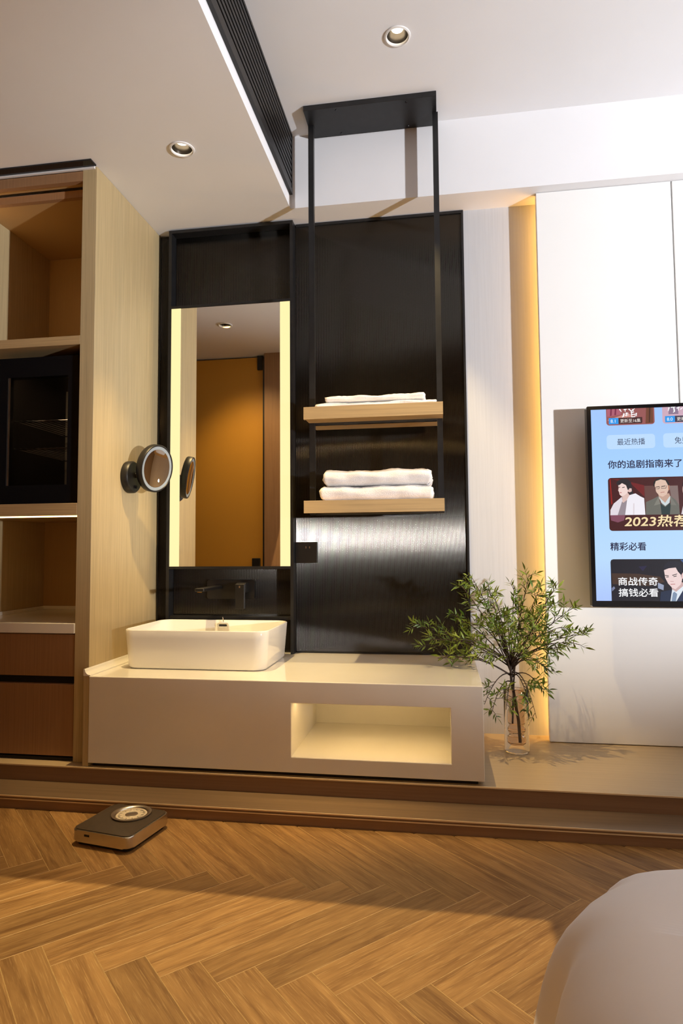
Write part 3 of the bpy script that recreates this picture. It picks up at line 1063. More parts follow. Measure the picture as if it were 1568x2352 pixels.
prism('body', rrect(0, 0, 0.206, 0.200, 0.022), 0.012, 0.045, SILVER, scl, 0.004, XF)
prism('underside', rrect(0, 0, 0.186, 0.180, 0.018), 0.001, 0.0118, DARKG, scl, 0.0, XF)
prism('foot_mat', rrect(0, 0, 0.196, 0.190, 0.018), 0.0451, 0.0472, SCALET, scl, 0.0006, XF)
dcl = XF.inverted() @ at(302, 1868, z=0.050)
dc = XF @ Vector((dcl.x, dcl.y, 0))
lathe('dial_ring', [(0.058, 0.0473), (0.060, 0.0525), (0.0545, 0.0535), (0.047, 0.0495), (0.046, 0.0474)], dc, SILVER, scl, n=64)
dl = lathe('dial', [(0.046, 0.0475), (0.0, 0.0475)], dc, SCALED, scl, n=48)
lathe('dial_hub', [(0.0, 0.0482), (0.018, 0.0482), (0.019, 0.0477)], dc, SILVER, dl, n=32)
bm = bmesh.new()
for k in range(60):
    t = 2 * math.pi * k / 60
    ln = 0.010 if k % 5 == 0 else 0.005
    w = 0.0009 if k % 5 == 0 else 0.0005
    d = Vector((math.cos(t), math.sin(t), 0))
    e = Vector((-d.y, d.x, 0)) * w
    p0, p1 = dc + d * 0.040, dc + d * (0.040 - ln)
    vs = [bm.verts.new(p + Vector((0, 0, 0.0478))) for p in (p0 - e, p0 + e, p1 + e, p1 - e)]
    bm.faces.new(vs)
mesh_obj('dial_marks', bm, BLACKS, dl)
prism('dial_tab', [(dcl.x - 0.022, dcl.y + 0.052), (dcl.x + 0.022, dcl.y + 0.052), (dcl.x + 0.030, 0.1005), (dcl.x - 0.030, 0.1005)],
      0.0473, 0.0490, SILVER, scl, 0.0, XF)
prism('lever_slot', rrect(-0.045, -0.1002, 0.018, 0.0008, 0.0003, 2), 0.030, 0.036, BLACKG, scl, 0.0, XF)

# ------------------------------------------------------------------ television
tv = empty('television', (2.5, 0.42, 0.635), 'large wall-mounted flat television showing a blue menu screen', 'television')
TX0, TX1, TZ0, TZ1, TY = 1.810, 3.178, 0.637, 1.404, 0.410
bm = bmesh.new()
pr = rrect((TX0 + TX1) / 2, (TZ0 + TZ1) / 2, TX1 - TX0, TZ1 - TZ0, 0.005, 4)
a = [bm.verts.new((x, TY, z)) for x, z in pr]
b = [bm.verts.new((x, TY + 0.035, z)) for x, z in pr]
for k in range(len(a)):
    k2 = (k + 1) % len(a)
    bm.faces.new((a[k], a[k2], b[k2], b[k]))
bm.faces.new(a)
bm.faces.new(b)
bmesh.ops.recalc_face_normals(bm, faces=bm.faces)
smooth_angle(mesh_obj('housing', bm, BLACKG, tv), 40)
box('wall_bracket', 2.25, 2.75, TY + 0.0352, YT - 0.0003, 0.86, 1.18, BLACKM, tv)

EM = {}


def em(c, s=1.0):
    key = (tuple(round(x, 3) for x in c), s)
    if key not in EM:
        m = bpy.data.materials.new('screen_colour')
        m.use_nodes = True
        b_ = m.node_tree.nodes['Principled BSDF']
        b_.inputs['Base Color'].default_value = (0.01, 0.01, 0.01, 1)
        b_.inputs['Roughness'].default_value = 0.25
        b_.inputs['Emission Color'].default_value = (*c, 1)
        b_.inputs['Emission Strength'].default_value = s
        EM[key] = m
    return EM[key]


def srgb(r, g, b_):
    return tuple(((x / 255) / 12.92 if x / 255 <= 0.04045 else ((x / 255 + 0.055) / 1.055) ** 2.4) for x in (r, g, b_))


def screen_mat():
    m = bpy.data.materials.new('screen_blue')
    m.use_nodes = True
    nt = m.node_tree
    b_ = nt.nodes['Principled BSDF']
    b_.inputs['Base Color'].default_value = (0.01, 0.01, 0.01, 1)
    b_.inputs['Roughness'].default_value = 0.25
    tc = nt.nodes.new('ShaderNodeTexCoord')
    sp = nt.nodes.new('ShaderNodeSeparateXYZ')
    nt.links.new(tc.outputs['Generated'], sp.inputs[0])
    cr = nt.nodes.new('ShaderNodeValToRGB')
    cr.color_ramp.elements[0].position = 0.0
    cr.color_ramp.elements[0].color = (*srgb(172, 198, 255), 1)
    cr.color_ramp.elements[1].position = 1.0
    cr.color_ramp.elements[1].color = (*srgb(160, 198, 252), 1)
    for p_, c_ in ((0.22, (186, 220, 255)), (0.45, (178, 216, 255)), (0.75, (164, 208, 255))):
        e_ = cr.color_ramp.elements.new(p_)
        e_.color = (*srgb(*c_), 1)
    nt.links.new(sp.outputs['Z'], cr.inputs['Fac'])
    nt.links.new(cr.outputs['Color'], b_.inputs['Emission Color'])
    b_.inputs['Emission Strength'].default_value = 1.0
    return m


SY = TY - 0.0006
scr = box('screen', TX0 + 0.0155, TX1 - 0.0155, SY, TY - 0.0001, 0.660, 1.390, screen_mat(), tv)
ZTOP, ZBOT = 1.390, 0.660


def flat(name, polys, layer, label=None):
    """polys: list of (points (x, z), colour) drawn one over the other on the screen."""
    bm = bmesh.new()
    ms, col = [], {}
    for i, (pts, c) in enumerate(polys):
        y = SY - 0.0003 * layer - 0.00004 * i
        vs = [bm.verts.new((x, y, min(max(z, ZBOT), ZTOP))) for x, z in pts]
        f_ = bm.faces.new(vs)
        f_.normal_update()
        if f_.normal.y > 0:
            f_.normal_flip()
        if c not in col:
            col[c] = len(ms)
            ms.append(em(srgb(*c)))
        f_.material_index = col[c]
    o = mesh_obj(name, bm, ms, scr)
    if label:
        o['label'] = label
    return o


def ell(cx, cz, rx, rz, n=20, a0=0, a1=360):
    return [(cx + rx * math.cos(math.radians(a0 + (a1 - a0) * k / n)), cz + rz * math.sin(math.radians(a0 + (a1 - a0) * k / n)))
            for k in range(n + (0 if a1 - a0 == 360 else 1))]


def text(name, body, x, z, size, c, layer, bold=0.0, shear=0.0, sx=1.0, width=None):
    cu_ = bpy.data.curves.new(name, 'FONT')
    cu_.body = body
    cu_.size = size
    cu_.shear = shear
    cu_.resolution_u = 6
    to = bpy.data.objects.new(name, cu_)
    COL.objects.link(to)
    dg = bpy.context.evaluated_depsgraph_get()
    me = bpy.data.meshes.new_from_object(to.evaluated_get(dg))
    bpy.data.objects.remove(to)
    xs = [q.co.x for q in me.vertices]
    zs = [q.co.y for q in me.vertices]
    if width:
        sx = width / (max(xs) - min(xs))
    x_0, z_m = min(xs), (min(zs) + max(zs)) / 2
    bm = bmesh.new()
    for i_, (ox, oz) in enumerate([(0, 0)] if bold == 0 else [(0, 0), (bold, 0), (-bold, 0), (0, bold), (0, -bold)]):
        b2 = bmesh.new()
        b2.from_mesh(me)
        for q in b2.verts:
            q.co = Vector((x + (q.co.x - x_0) * sx + ox, SY - 0.0003 * layer - 0.00003 * i_, z + (q.co.y - z_m) + oz))
        m2 = bpy.data.meshes.new('t')
        b2.to_mesh(m2)
        b2.free()
        bm.from_mesh(m2)
        bpy.data.meshes.remove(m2)
    bm.normal_update()
    for f_ in bm.faces:
        f_.material_index = 0
        if f_.normal.y > 0:
            f_.normal_flip()
    bpy.data.meshes.remove(me)
    return mesh_obj(name, bm, em(srgb(*c)), scr)


NAVY = (28, 30, 66)
# posters cut by the top of the screen
ptop = ZTOP
def card(x0, x1, z0, z1, r=0.011):
    return rrect((x0 + x1) / 2, (z0 + z1) / 2, x1 - x0, z1 - z0, r)


flat('poster', [(card(1.881, 2.055, 1.327, 1.45), (150, 84, 84)),
                ([(1.884, 1.36), (1.935, 1.368), (1.935, 1.45), (1.884, 1.45)], (172, 90, 112)),
                ([(1.895, 1.363), (1.901, 1.365), (1.903, 1.45), (1.897, 1.45)], (120, 30, 70)),
                ([(1.911, 1.366), (1.917, 1.366), (1.919, 1.45), (1.913, 1.45)], (120, 30, 70)),
                ([(1.885, 1.348), (1.96, 1.372), (1.985, 1.358), (1.91, 1.335)], (205, 140, 130)),
                ([(2.022, 1.330), (2.050, 1.332), (2.050, 1.45), (2.026, 1.45)], (110, 62, 44)),
                ([(2.034, 1.334), (2.038, 1.334), (2.042, 1.45), (2.036, 1.45)], (70, 36, 26)),
                ([(1.890, 1.3315), (1.925, 1.3315), (1.925, 1.3555), (1.890, 1.3555)], (28, 150, 236)),
                ([(1.925, 1.3315), (2.008, 1.3315), (2.011, 1.336), (2.011, 1.3555), (1.925, 1.3555)], (66, 30, 34))], 1)
flat('poster', [(card(2.083, 2.257, 1.327, 1.45), (206, 170, 188)),
                ([(2.105, 1.362), (2.14, 1.362), (2.14, 1.45), (2.105, 1.45)], (140, 118, 144)),
                ([(2.092, 1.3315), (2.127, 1.3315), (2.127, 1.3555), (2.092, 1.3555)], (28, 150, 236)),
                ([(2.127, 1.3315), (2.213, 1.3315), (2.213, 1.3555), (2.127, 1.3555)], (60, 52, 74))], 1)
text('lettering', '8.1', 1.8965, 1.3432, 0.0175, (245, 250, 255), 4)
text('lettering', '更新至16集', 1.9315, 1.3432, 0.0155, (240, 232, 226), 4, width=0.073)
text('lettering', '8.0', 2.0985, 1.3432, 0.0175, (245, 250, 255), 4)
text('lettering', '更新', 2.1335, 1.3432, 0.0155, (240, 232, 226), 4)
# brushed title strokes cut off by the top of the screen
def stroke(pts, w):
    out = []
    pts = [Vector((p[0], p[1])) for p in pts]
    for s in (1, -1):
        row = []
        for i, p in enumerate(pts):
            d = (pts[min(i + 1, len(pts) - 1)] - pts[max(i - 1, 0)]).normalized()
            row.append(p + Vector((-d.y, d.x)) * w * s * (1.0 if i < len(pts) - 1 else 0.4))
        out += row if s == 1 else list(reversed(row))
    return [(p.x, p.y) for p in out]


WHT = (246, 246, 248)
flat('brushed_title', [(stroke(p, w), WHT) for p, w in (
    ([(1.930, 1.389), (1.937, 1.378)], 0.0025), ([(1.945, 1.386), (1.958, 1.388)], 0.002), ([(1.951, 1.389), (1.950, 1.377)], 0.0022),
    ([(1.963, 1.389), (1.972, 1.379), (1.985, 1.389)], 0.0024), ([(1.978, 1.387), (1.980, 1.377)], 0.0022),
    ([(1.946, 1.372), (1.943, 1.360), (1.938, 1.357)], 0.0026), ([(1.951, 1.371), (1.962, 1.372)], 0.0022), ([(1.956, 1.375), (1.954, 1.360)], 0.0022),
    ([(1.949, 1.364), (1.963, 1.365)], 0.002), ([(1.970, 1.374), (1.983, 1.375)], 0.0022), ([(1.976, 1.377), (1.971, 1.366)], 0.0022),
    ([(1.972, 1.366), (1.986, 1.367), (1.985, 1.358), (1.973, 1.357), (1.972, 1.366)], 0.0021), ([(1.990, 1.372), (1.990, 1.359)], 0.0024))], 3)
flat('brushed_title', [(stroke(p, w), WHT) for p, w in (
    ([(2.108, 1.389), (2.104, 1.374)], 0.0026), ([(2.114, 1.388), (2.130, 1.389)], 0.0022), ([(2.124, 1.389), (2.126, 1.372), (2.121, 1.368)], 0.0026),
    ([(2.134, 1.384), (2.146, 1.388)], 0.0022), ([(2.140, 1.389), (2.140, 1.374)], 0.0022), ([(2.147, 1.379), (2.156, 1.386)], 0.0022))], 3)
# buttons
flat('button', [(card(1.880, 2.054, 1.2355, 1.290, 0.012), (188, 220, 255))], 1)
flat('button', [(card(2.083, 2.257, 1.2355, 1.290, 0.012), (188, 220, 255))], 1)
flat('button', [(card(2.286, 2.460, 1.2355, 1.290, 0.012), (188, 220, 255))], 1)
text('lettering', '最近热播', 1.918, 1.2625, 0.0275, NAVY, 3, width=0.100)
text('lettering', '免费', 2.123, 1.2625, 0.0275, NAVY, 3, width=0.049)
# headings
text('lettering', '你的追剧指南来了！', 1.8815, 1.1765, 0.0330, NAVY, 3, bold=0.0006, width=0.278)
text('lettering', '精彩必看', 1.8815, 0.8645, 0.0330, NAVY, 3, bold=0.0006, width=0.127)
# first banner: two half-length portraits before a dark red ground
BW0, BZ0, BZ1 = 1.880, 0.9235, 1.1255
kx = lambda p: BW0 + (p - 135) / 1568 * 0.2965      # from an enlarged crop, 0.2965 m wide
kz = lambda p: BZ1 - (p - 145) / 1015 * (BZ1 - BZ0)
P = lambda *pts: [(kx(a), kz(b_)) for a, b_ in pts]
E_ = lambda cx, cz, rx, rz: [(kx(a), kz(b_)) for a, b_ in ell(cx, cz, rx, rz)]
flat('banner', [(card(BW0, 2.52, BZ0, BZ1, 0.012), (66, 14, 18)),
                (P((165, 160), (185, 160), (210, 640), (185, 660)), (150, 22, 18)),
                (P((190, 165), (330, 170), (820, 300), (820, 520), (560, 250)), (112, 22, 26)),
                (P((820, 310), (1450, 310), (1465, 860), (830, 860)), (98, 62, 58)),
                (P((1290, 320), (1445, 320), (1460, 700), (1320, 560)), (128, 108, 104))], 1)
flat('portrait', [(P((290, 250), (330, 195), (420, 165), (510, 180), (570, 230), (590, 330), (610, 460), (540, 470), (500, 380), (340, 330), (320, 290)), (34, 30, 38)),
                  (P((395, 470), (510, 440), (560, 520), (480, 640), (400, 620)), (222, 190, 182)),
                  (P((330, 290), (400, 245), (480, 260), (520, 370), (500, 440), (430, 490), (385, 500), (350, 470), (340, 420), (325, 390), (335, 340)), (240, 214, 208)),
                  (P((505, 410), (540, 350), (580, 355), (582, 410), (540, 430)), (228, 190, 184)),
                  (P((330, 255), (400, 215), (500, 225), (540, 330), (510, 390), (475, 290), (400, 250), (345, 290)), (30, 27, 34)),
                  (P((335, 325), (365, 318), (365, 330), (338, 338)), (52, 40, 42)),
                  (P((400, 328), (450, 320), (452, 333), (405, 342)), (52, 40, 42)),
                  (P((350, 425), (385, 422), (392, 436), (355, 440)), (190, 110, 110)),
                  (P((160, 860), (165, 760), (230, 640), (330, 560), (390, 510), (400, 600), (300, 860)), (226, 218, 226)),
                  (P((300, 860), (390, 600), (410, 630), (490, 570), (450, 860)), (150, 138, 146)),
                  (P((440, 860), (490, 560), (540, 480), (650, 450), (740, 510), (810, 545), (822, 860)), (240, 236, 244)),
                  (P((600, 640), (625, 640), (615, 860), (590, 860)), (222, 212, 218)),
                  (P((160, 860), (440, 860), (420, 960), (300, 1000), (170, 960)), (128, 72, 92))], 2, 'portrait of a figure in a white fur coat on the screen')
flat('portrait', [(P((990, 330), (1000, 240), (1050, 185), (1130, 165), (1230, 190), (1280, 250), (1290, 340), (1240, 300), (1020, 310)), (22, 22, 26)),
                  (P((1080, 480), (1280, 460), (1310, 560), (1200, 690), (1090, 560)), (196, 160, 142)),
                  (P((1015, 300), (1040, 225), (1130, 195), (1220, 215), (1262, 300), (1270, 400), (1235, 480), (1160, 525), (1095, 500), (1040, 430)), (222, 190, 172)),
                  (P((1262, 310), (1292, 310), (1290, 400), (1268, 400)), (180, 120, 96)),
                  (P((1035, 335), (1105, 325), (1105, 338), (1035, 348)), (40, 34, 34)),
                  (P((1140, 322), (1215, 312), (1215, 326), (1140, 336)), (40, 34, 34)),
                  (P((1020, 375), (1025, 340), (1030, 340), (1030, 370), (1090, 368), (1108, 335), (1113, 337), (1096, 376)), (30, 28, 30)),
                  (P((1138, 330), (1145, 362), (1222, 358), (1232, 310), (1238, 310), (1228, 366), (1138, 370)), (30, 28, 30)),
                  (P((1118, 440), (1195, 430), (1195, 440), (1120, 450)), (170, 100, 92)),
                  (P((830, 860), (840, 620), (960, 570), (1080, 510), (1110, 660), (1300, 660), (1300, 510), (1400, 590), (1455, 690), (1465, 860)), (104, 104, 96)),
                  (P((1085, 520), (1130, 640), (1200, 700), (1280, 640), (1300, 510), (1270, 540), (1200, 640), (1120, 560)), (206, 216, 218)),
                  (P((1110, 650), (1200, 720), (1290, 640), (1300, 690), (1280, 860), (1125, 860)), (34, 54, 54)),
                  (P((990, 685), (1080, 520), (1110, 660), (1000, 688)), (128, 126, 116)),
                  (P((1300, 510), (1410, 690), (1310, 680), (1295, 600)), (120, 118, 110))], 2, 'portrait of a figure in a grey jacket and glasses on the screen')
flat('portrait', [(P((1490, 860), (1530, 700), (1620, 620), (1700, 640), (1720, 860)), (214, 206, 212)),
                  (E_(1600, 400, 70, 130), (214, 180, 168)), (P((1540, 250), (1680, 250), (1690, 330), (1530, 330)), (30, 26, 30))], 2)
text('lettering', '2023热荐', kx(420), kz(985), 0.0480, (60, 26, 14), 4, bold=0.0018, shear=0.12, width=0.234)
text('lettering', '2023热荐', kx(424), kz(980), 0.0460, (246, 222, 172), 5, bold=0.0009, shear=0.12, width=0.230)
# second banner
kx2 = lambda p: 1.880 + (p - 175) / 1568 * 0.2965
kz2 = lambda p: 0.8165 - (p - 455) / 815 * (0.8165 - 0.660)
P2 = lambda *pts: [(kx2(a), kz2(b_)) for a, b_ in pts]
flat('banner', [([(1.880, 0.6600), (1.880, 0.8065), (1.8826, 0.8135), (1.890, 0.8165), (2.52, 0.8165), (2.52, 0.660)], (22, 22, 34)),
                (P2((190, 730), (700, 740), (1100, 800), (1180, 900), (900, 980), (500, 960), (200, 940)), (66, 46, 36)),
                (P2((700, 600), (860, 585), (780, 690)), (32, 30, 66)),
                (P2((1050, 910), (1160, 960), (1150, 1060), (1050, 1020)), (150, 160, 186)),
                (P2((185, 1020), (225, 985), (250, 1020), (190, 1085)), (120, 128, 160)),
                (P2((1480, 470), (1900, 470), (1900, 900), (1560, 880), (1560, 560)), (58, 90, 140))], 1)
flat('portrait', [(P2((1170, 640), (1180, 570), (1260, 505), (1380, 490), (1480, 530), (1510, 640), (1500, 760), (1440, 680), (1380, 620), (1180, 650)), (26, 28, 44)),
                  (P2((1290, 950), (1500, 900), (1540, 960), (1380, 1090), (1310, 1040)), (204, 172, 170)),
                  (P2((1172, 670), (1260, 635), (1390, 620), (1430, 700), (1480, 760), (1500, 860), (1470, 950), (1370, 1040), (1310, 1010), (1240, 930), (1190, 820)), (238, 212, 210)),
                  (P2((1490, 760), (1520, 715), (1545, 740), (1530, 830), (1495, 840)), (226, 190, 188)),
                  (P2((1185, 765), (1255, 775), (1255, 786), (1190, 780)), (40, 34, 40)),
                  (P2((1320, 765), (1410, 738), (1412, 750), (1325, 780)), (40, 34, 40)),
                  (P2((1205, 800), (1255, 795), (1255, 808), (1210, 812)), (30, 26, 32)),
                  (P2((1340, 790), (1400, 775), (1402, 790), (1345, 802)), (30, 26, 32)),
                  (P2((1278, 880), (1345, 885), (1345, 895), (1282, 893)), (200, 160, 158)),
                  (P2((1280, 938), (1370, 932), (1370, 944), (1285, 950)), (186, 112, 116)),
                  (P2((1075, 1290), (1100, 1090), (1290, 1050), (1330, 1290)), (30, 44, 70)),
                  (P2((1270, 1290), (1310, 1040), (1380, 1090), (1545, 950), (1550, 1000), (1390, 1290)), (226, 234, 242)),
                  (P2((1290, 1290), (1320, 1110), (1350, 1085), (1400, 1130), (1370, 1290)), (126, 146, 172)),
                  (P2((1380, 1290), (1550, 990), (1800, 960), (1800, 1290)), (32, 48, 78))], 2, 'portrait of a figure in a dark suit and grey tie on the screen')
text('lettering', '商战传奇', kx2(310), kz2(888), 0.0330, WHT, 4, bold=0.0005, width=0.1395)
text('lettering', '搞钱必看', kx2(312), kz2(1105), 0.0330, WHT, 4, bold=0.0005, width=0.1395)

# ------------------------------------------------------------------ vase
VC = Vector((1.518, 0.380, ZP))
vs_ = empty('glass_vase', VC, 'tall clear double-walled glass vase holding green branches', 'vase')
lathe('outer_glass', [(0.0, 0.001), (0.043, 0.001), (0.0455, 0.004), (0.0455, 0.235), (0.0445, 0.237), (0.0435, 0.235),
                      (0.0435, 0.006), (0.0, 0.006)], VC, GLASS, vs_, n=48)
pf = [(0.000, 0.028), (0.026, 0.029), (0.0335, 0.036), (0.0345, 0.050), (0.033, 0.058), (0.027, 0.064), (0.027, 0.069),
      (0.033, 0.079), (0.033, 0.086), (0.027, 0.096), (0.0275, 0.099), (0.0325, 0.106), (0.0335, 0.125), (0.032, 0.146), (0.026, 0.156),
      (0.026, 0.162), (0.0325, 0.175), (0.0325, 0.188), (0.027, 0.200), (0.0275, 0.215), (0.034, 0.230), (0.0435, 0.2355)]
pin = [(max(r - 0.0016, 0), h + 0.0016) for r, h in reversed(pf[:-1])]
lathe('inner_glass', pf[:-1] + pin, VC, AMBERG, vs_, n=48, ang=30)

# ------------------------------------------------------------------ leafy branches in the vase
pb = empty('leafy_branches', VC + Vector((0, 0, 0.03)), 'bushy green leafy branches standing in the glass vase', 'plant')
crown = Vector((1.500, 0.375, 0.430))


def bez(p0, p1, p2, n):
    return [p0 * (1 - t) ** 2 + p1 * 2 * t * (1 - t) + p2 * t * t for t in (k / n for k in range(n + 1))]


stem_pts = [VC + Vector((0.012, 0.0, 0.036)), VC + Vector((0.008, 0, 0.11)), VC + Vector((-0.006, 0, 0.20)), Vector((1.503, 0.376, 0.36)), crown,
            Vector((1.475, 0.375, 0.53))]
tube('stem', stem_pts, [0.006, 0.0062, 0.006, 0.0055, 0.005, 0.0025], STEM, pb)
tube('stem', [VC + Vector((-0.014, 0.004, 0.10)), VC + Vector((-0.010, 0.004, 0.18)), Vector((1.512, 0.380, 0.36)), Vector((1.52, 0.37, 0.45))],
     [0.0035, 0.0035, 0.003, 0.002], STEM, pb)

leaves = []          # (matrix, size)


def add_leaf(base, direction, length, roll):
    d = direction.normalized()
    s = d.cross(Vector((0, 0, 1)))
    if s.length < 0.05:
        s = Vector((1, 0, 0))
    s.normalize()
    n_ = s.cross(d)
    s2_ = s * math.cos(roll) + n_ * math.sin(roll)
    n2_ = s2_.cross(d)
    m_ = Matrix((d, s2_, n2_)).transposed().to_4x4()
    m_ = m_ @ Matrix.Scale(length, 4)
    m_.translation = base
    leaves.append((m_, length))


def sprig(bm, pts, r, dens=1.0, start=0.35):
    """side twigs with leaflets along a branch."""
    n_ = len(pts) - 1
    total = sum((pts[i + 1] - pts[i]).length for i in range(n_))
    cnt = max(4, int(total / 0.030 * dens))
    for k in range(cnt):
        t = start + (1 - start) * (k + r.uniform(0, 0.6)) / cnt
        i = min(int(t * n_), n_ - 1)
        p = pts[i].lerp(pts[i + 1], t * n_ - i)
        d = (pts[i + 1] - pts[i]).normalized()
        side = Vector((r.uniform(-1, 1), r.uniform(-0.8, 0.8), r.uniform(-0.5, 0.9)))
        td = (d * 0.75 + side.normalized() * 0.95).normalized()
        tl = r.uniform(0.030, 0.062) * (1.15 - 0.45 * t)
        e = p + td * tl + Vector((0, 0, -0.004))
        if e.z < ZV + 0.012 and e.x < 1.385 and e.y < YW:
            e.z = max(e.z, ZV + 0.014)
            if p.x > 1.385:
                e.x = max(e.x, 1.39)
        if e.y > 0.555:
            e.y = 0.555
        add_tube(bm, [p, p.lerp(e, 0.5) + Vector((0, 0, 0.003)), e], [0.0012, 0.001, 0.0007], 5)
        for f_ in (0.5, 0.78):
            q = p.lerp(e, f_)
            perp = td.cross(Vector((r.uniform(-0.3, 0.3), -1, r.uniform(-0.3, 0.3)))).normalized()
            for sg in (1, -1):
                if r.random() < 0.94:
                    ld = td * 0.75 + perp * sg * r.uniform(0.6, 0.95) + Vector((0, r.uniform(-0.3, 0.3), r.uniform(-0.1, 0.2)))
                    add_leaf(q, ld, r.uniform(0.021, 0.036), r.uniform(-1.2, 1.2))
        add_leaf(e, td + Vector((0, 0, r.uniform(-0.1, 0.2))), r.uniform(0.028, 0.042), r.uniform(-1.2, 1.2))


# branch tips: pixel, distance from the wall plane, height of the bow
tips = [((1078, 1318), 0.36, 0.03), ((1058, 1345), 0.40, 0.03), ((1120, 1345), 0.33, 0.02), ((1140, 1385), 0.30, 0.02), ((1215, 1318), 0.40, 0.0), ((1180, 1350), 0.42, 0.0),
        ((1242, 1345), 0.36, 0.0), ((1282, 1338), 0.36, 0.02), ((1270, 1385), 0.32, 0.02), ((1312, 1398), 0.38, 0.02),
        ((1352, 1458), 0.36, 0.05), ((1330, 1480), 0.31, 0.05), ((1290, 1440), 0.28, 0.03), ((1285, 1490), 0.30, 0.04),
        ((948, 1438), 0.36, 0.03), ((1030, 1408), 0.38, 0.03), ((985, 1470), 0.32, 0.04), ((962, 1480), 0.40, 0.03), ((1005, 1512), 0.30, 0.04),
        ((1050, 1470), 0.26, 0.04), ((1090, 1430), 0.28, 0.03), ((1140, 1440), 0.24, 0.02), ((1200, 1420), 0.24, 0.02),
        ((1230, 1450), 0.24, 0.02), ((1110, 1500), 0.24, 0.03), ((1165, 1400), 0.44, 0.0), ((1240, 1520), 0.26, 0.02), ((1268, 1548), 0.32, 0.06), ((1200, 1510), 0.22, 0.02)]
low = [((1112, 1618), 0.33, 0.06), ((1128, 1640), 0.30, 0.07), ((1162, 1630), 0.28, 0.05), ((1210, 1600), 0.27, 0.04), ((1232, 1650), 0.36, 0.09), ((1248, 1592), 0.34, 0.06)]
for grp, st, dens in ((tips, 0.34, 1.0), (low, 0.55, 0.8)):
    for (px, py), yy, bow in grp:
        tip = at(px, py, y=yy)
        t0 = rng.uniform(0.25, 0.95)
        root = stem_pts[3].lerp(crown, t0) if grp is tips else VC.lerp(Vector((1.503, 0.376, 0.36)), rng.uniform(0.88, 1.0))
        if grp is low:
            root = Vector((1.506, 0.375, rng.uniform(0.34, 0.40)))
        mid = root.lerp(tip, 0.5) + Vector((0, 0, bow + 0.02))
        if grp is tips and px < 1120:
            mid.z = max(mid.z, ZV + 0.06)
            mid.x = max(mid.x, (tip.x + root.x) / 2 + 0.01)
        pts = bez(root, mid, tip, 9)
        bm = bmesh.new()
        add_tube(bm, pts, [0.0028 - 0.0019 * k / 9 for k in range(10)], 6)
        sprig(bm, pts, rng, dens * 1.32, st)
        mesh_obj('branch', bm, STEM, pb, True)


def leaf_bm(bm, m_=Matrix.Identity(4)):
    prof = [(0.0, 0.006), (0.18, 0.078), (0.42, 0.120), (0.70, 0.076), (1.0, 0.002)]
    mid, lf, rg = [], [], []
    for t, w in prof:
        z = -0.10 * t * t
        mid.append(bm.verts.new(m_ @ Vector((t, 0, z))))
        lf.append(bm.verts.new(m_ @ Vector((t, w, z + w * 0.35))))
        rg.append(bm.verts.new(m_ @ Vector((t, -w, z + w * 0.35))))
    for k in range(4):
        bm.faces.new((mid[k], mid[k + 1], lf[k + 1], lf[k]))
        bm.faces.new((mid[k], rg[k], rg[k + 1], mid[k + 1]))


bm = bmesh.new()
leaf_bm(bm)
lme = bpy.data.meshes.new('leaf')
bm.to_mesh(lme)
bm.free()
lme.materials.append(LEAF)
for p_ in lme.polygons:
    p_.use_smooth = True


def vis(item):
    m_, s = item
    return s / (m_.translation - CAM).length


order = sorted(leaves, key=vis, reverse=True)
pbw = wloc(pb)
for m_, s in order[:300]:
    o = bpy.data.objects.new('leaf', lme)
    COL.objects.link(o)
    o.parent = pb
    mm = m_.copy()
    mm.translation = m_.translation - pbw
    o.matrix_local = mm
bm = bmesh.new()
for m_, s in order[300:]:
    leaf_bm(bm, m_)
o = mesh_obj('small_leaves', bm, LEAF, pb, True)
o['kind'] = 'stuff'
# pale green berries
bc_ = at(1200, 1490, y=0.29)
bm = bmesh.new()
bmesh.ops.create_icosphere(bm, subdivisions=2, radius=0.0052)
bme = bpy.data.meshes.new('berry')
bm.to_mesh(bme)
bm.free()
bme.materials.append(BERRY)
for p_ in bme.polygons:
    p_.use_smooth = True
for k in range(16):
    o = bpy.data.objects.new('berry', bme)
    COL.objects.link(o)
    o.parent = pb
    o.location = bc_ + Vector((rng.uniform(-0.024, 0.024), rng.uniform(-0.018, 0.018), rng.uniform(-0.012, 0.014))) - pbw

# ------------------------------------------------------------------ bed with draped white duvet
bed = empty('bed', (2.3, -2.4, 0), 'corner of a bed with a white duvet hanging to the floor', 'bed')
BX0, BY1, BZ = 1.335, -1.280, 0.522
box('base', BX0 + 0.18, 3.18, -3.4, BY1 - 0.19, 0.0, 0.30, mat('bed_base_fabric', (0.45, 0.40, 0.35), 0.9, var=0.05, vscale=50), bed)
box('mattress', BX0 + 0.13, 3.22, -3.4, BY1 - 0.14, 0.3005, BZ - 0.03, mat('mattress_white', (0.75, 0.73, 0.70), 0.9, var=0.02, vscale=20), bed, 0.03, 3)
bm = bmesh.new()
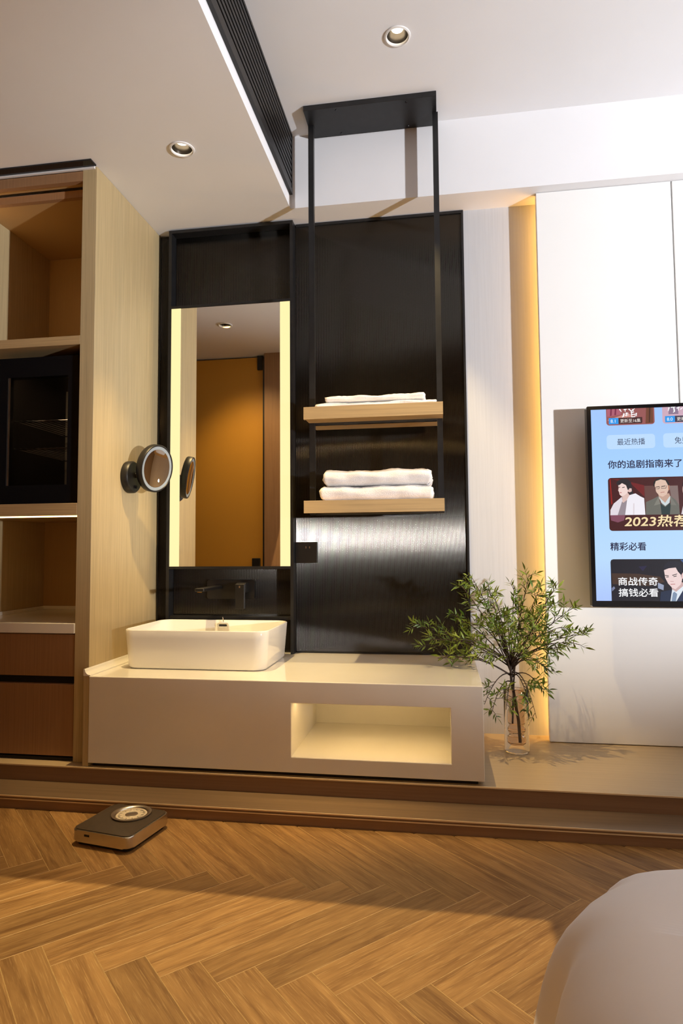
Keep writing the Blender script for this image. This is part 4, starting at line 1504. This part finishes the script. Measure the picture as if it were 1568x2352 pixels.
# outline path: left side from the head down to the foot, round the corner, along the foot
path = []
CR = 0.225
nl, nc, nf = 60, 44, 60
for k in range(nl):
    path.append((Vector((BX0, -3.4 + (BY1 - CR + 3.4) * k / nl)), Vector((-1, 0)), 0.0))
for k in range(nc + 1):
    t = math.pi - (math.pi / 2) * k / nc
    path.append((Vector((BX0 + CR + CR * math.cos(t), BY1 - CR + CR * math.sin(t))), Vector((math.cos(t), math.sin(t))), math.sin(math.pi * k / nc)))
for k in range(1, nf + 1):
    path.append((Vector((BX0 + CR + (3.25 - BX0 - CR) * k / nf, BY1)), Vector((0, 1)), 0.0))
# profile across: from the inside of the top, over the rounded edge, down to the floor
prof = [(-0.14, 0.000), (-0.09, -0.008), (-0.055, -0.022), (-0.028, -0.045), (-0.010, -0.078), (0.0, -0.12),
        (0.008, -0.18), (0.016, -0.25), (0.026, -0.33), (0.036, -0.41), (0.048, -0.505)]
rows = []
s = 0.0
prev = None
for p, nrm, cw in path:
    if prev is not None:
        s += (p - prev).length
    prev = p
    row = []
    for a_, dz in prof:
        dn = max(0.0, min(1.0, (-dz - 0.015) / 0.40)) ** 0.8
        fold = math.sin(s * 21 + 0.6) * 0.55 + math.sin(s * 37 + 1.9) * 0.3 + math.sin(s * 9.0) * 0.5
        off = a_ + dn * (0.036 * fold + cw * (0.040 + 0.045 * math.sin(s * 48) + 0.02 * math.sin(s * 83 + 1)))
        tz = BZ + dz + 0.004 * math.sin(s * 7) * (1 - dn)
        q = p + nrm * off
        if a_ < -0.1:
            c_ = Vector((max(q.x, BX0 + 0.02), min(q.y, BY1 - 0.02)))
            q = c_
        row.append(bm.verts.new((q.x, q.y, max(tz, 0.006))))
    rows.append(row)
for i in range(len(rows) - 1):
    for k in range(len(prof) - 1):
        bm.faces.new((rows[i][k], rows[i][k + 1], rows[i + 1][k + 1], rows[i + 1][k]))
# flat top
for r_ in rows:
    r_[0].co.z = BZ
inner = [r_[0] for r_ in rows]
last = bm.verts.new((3.25, -3.4, BZ))
try:
    bm.faces.new(inner + [last])
except ValueError:
    pass
bmesh.ops.recalc_face_normals(bm, faces=bm.faces)
dv = mesh_obj('duvet', bm, DUVET, bed, True)
sb = dv.modifiers.new('subdivision', 'SUBSURF')
sb.levels = 1
sb.render_levels = 1
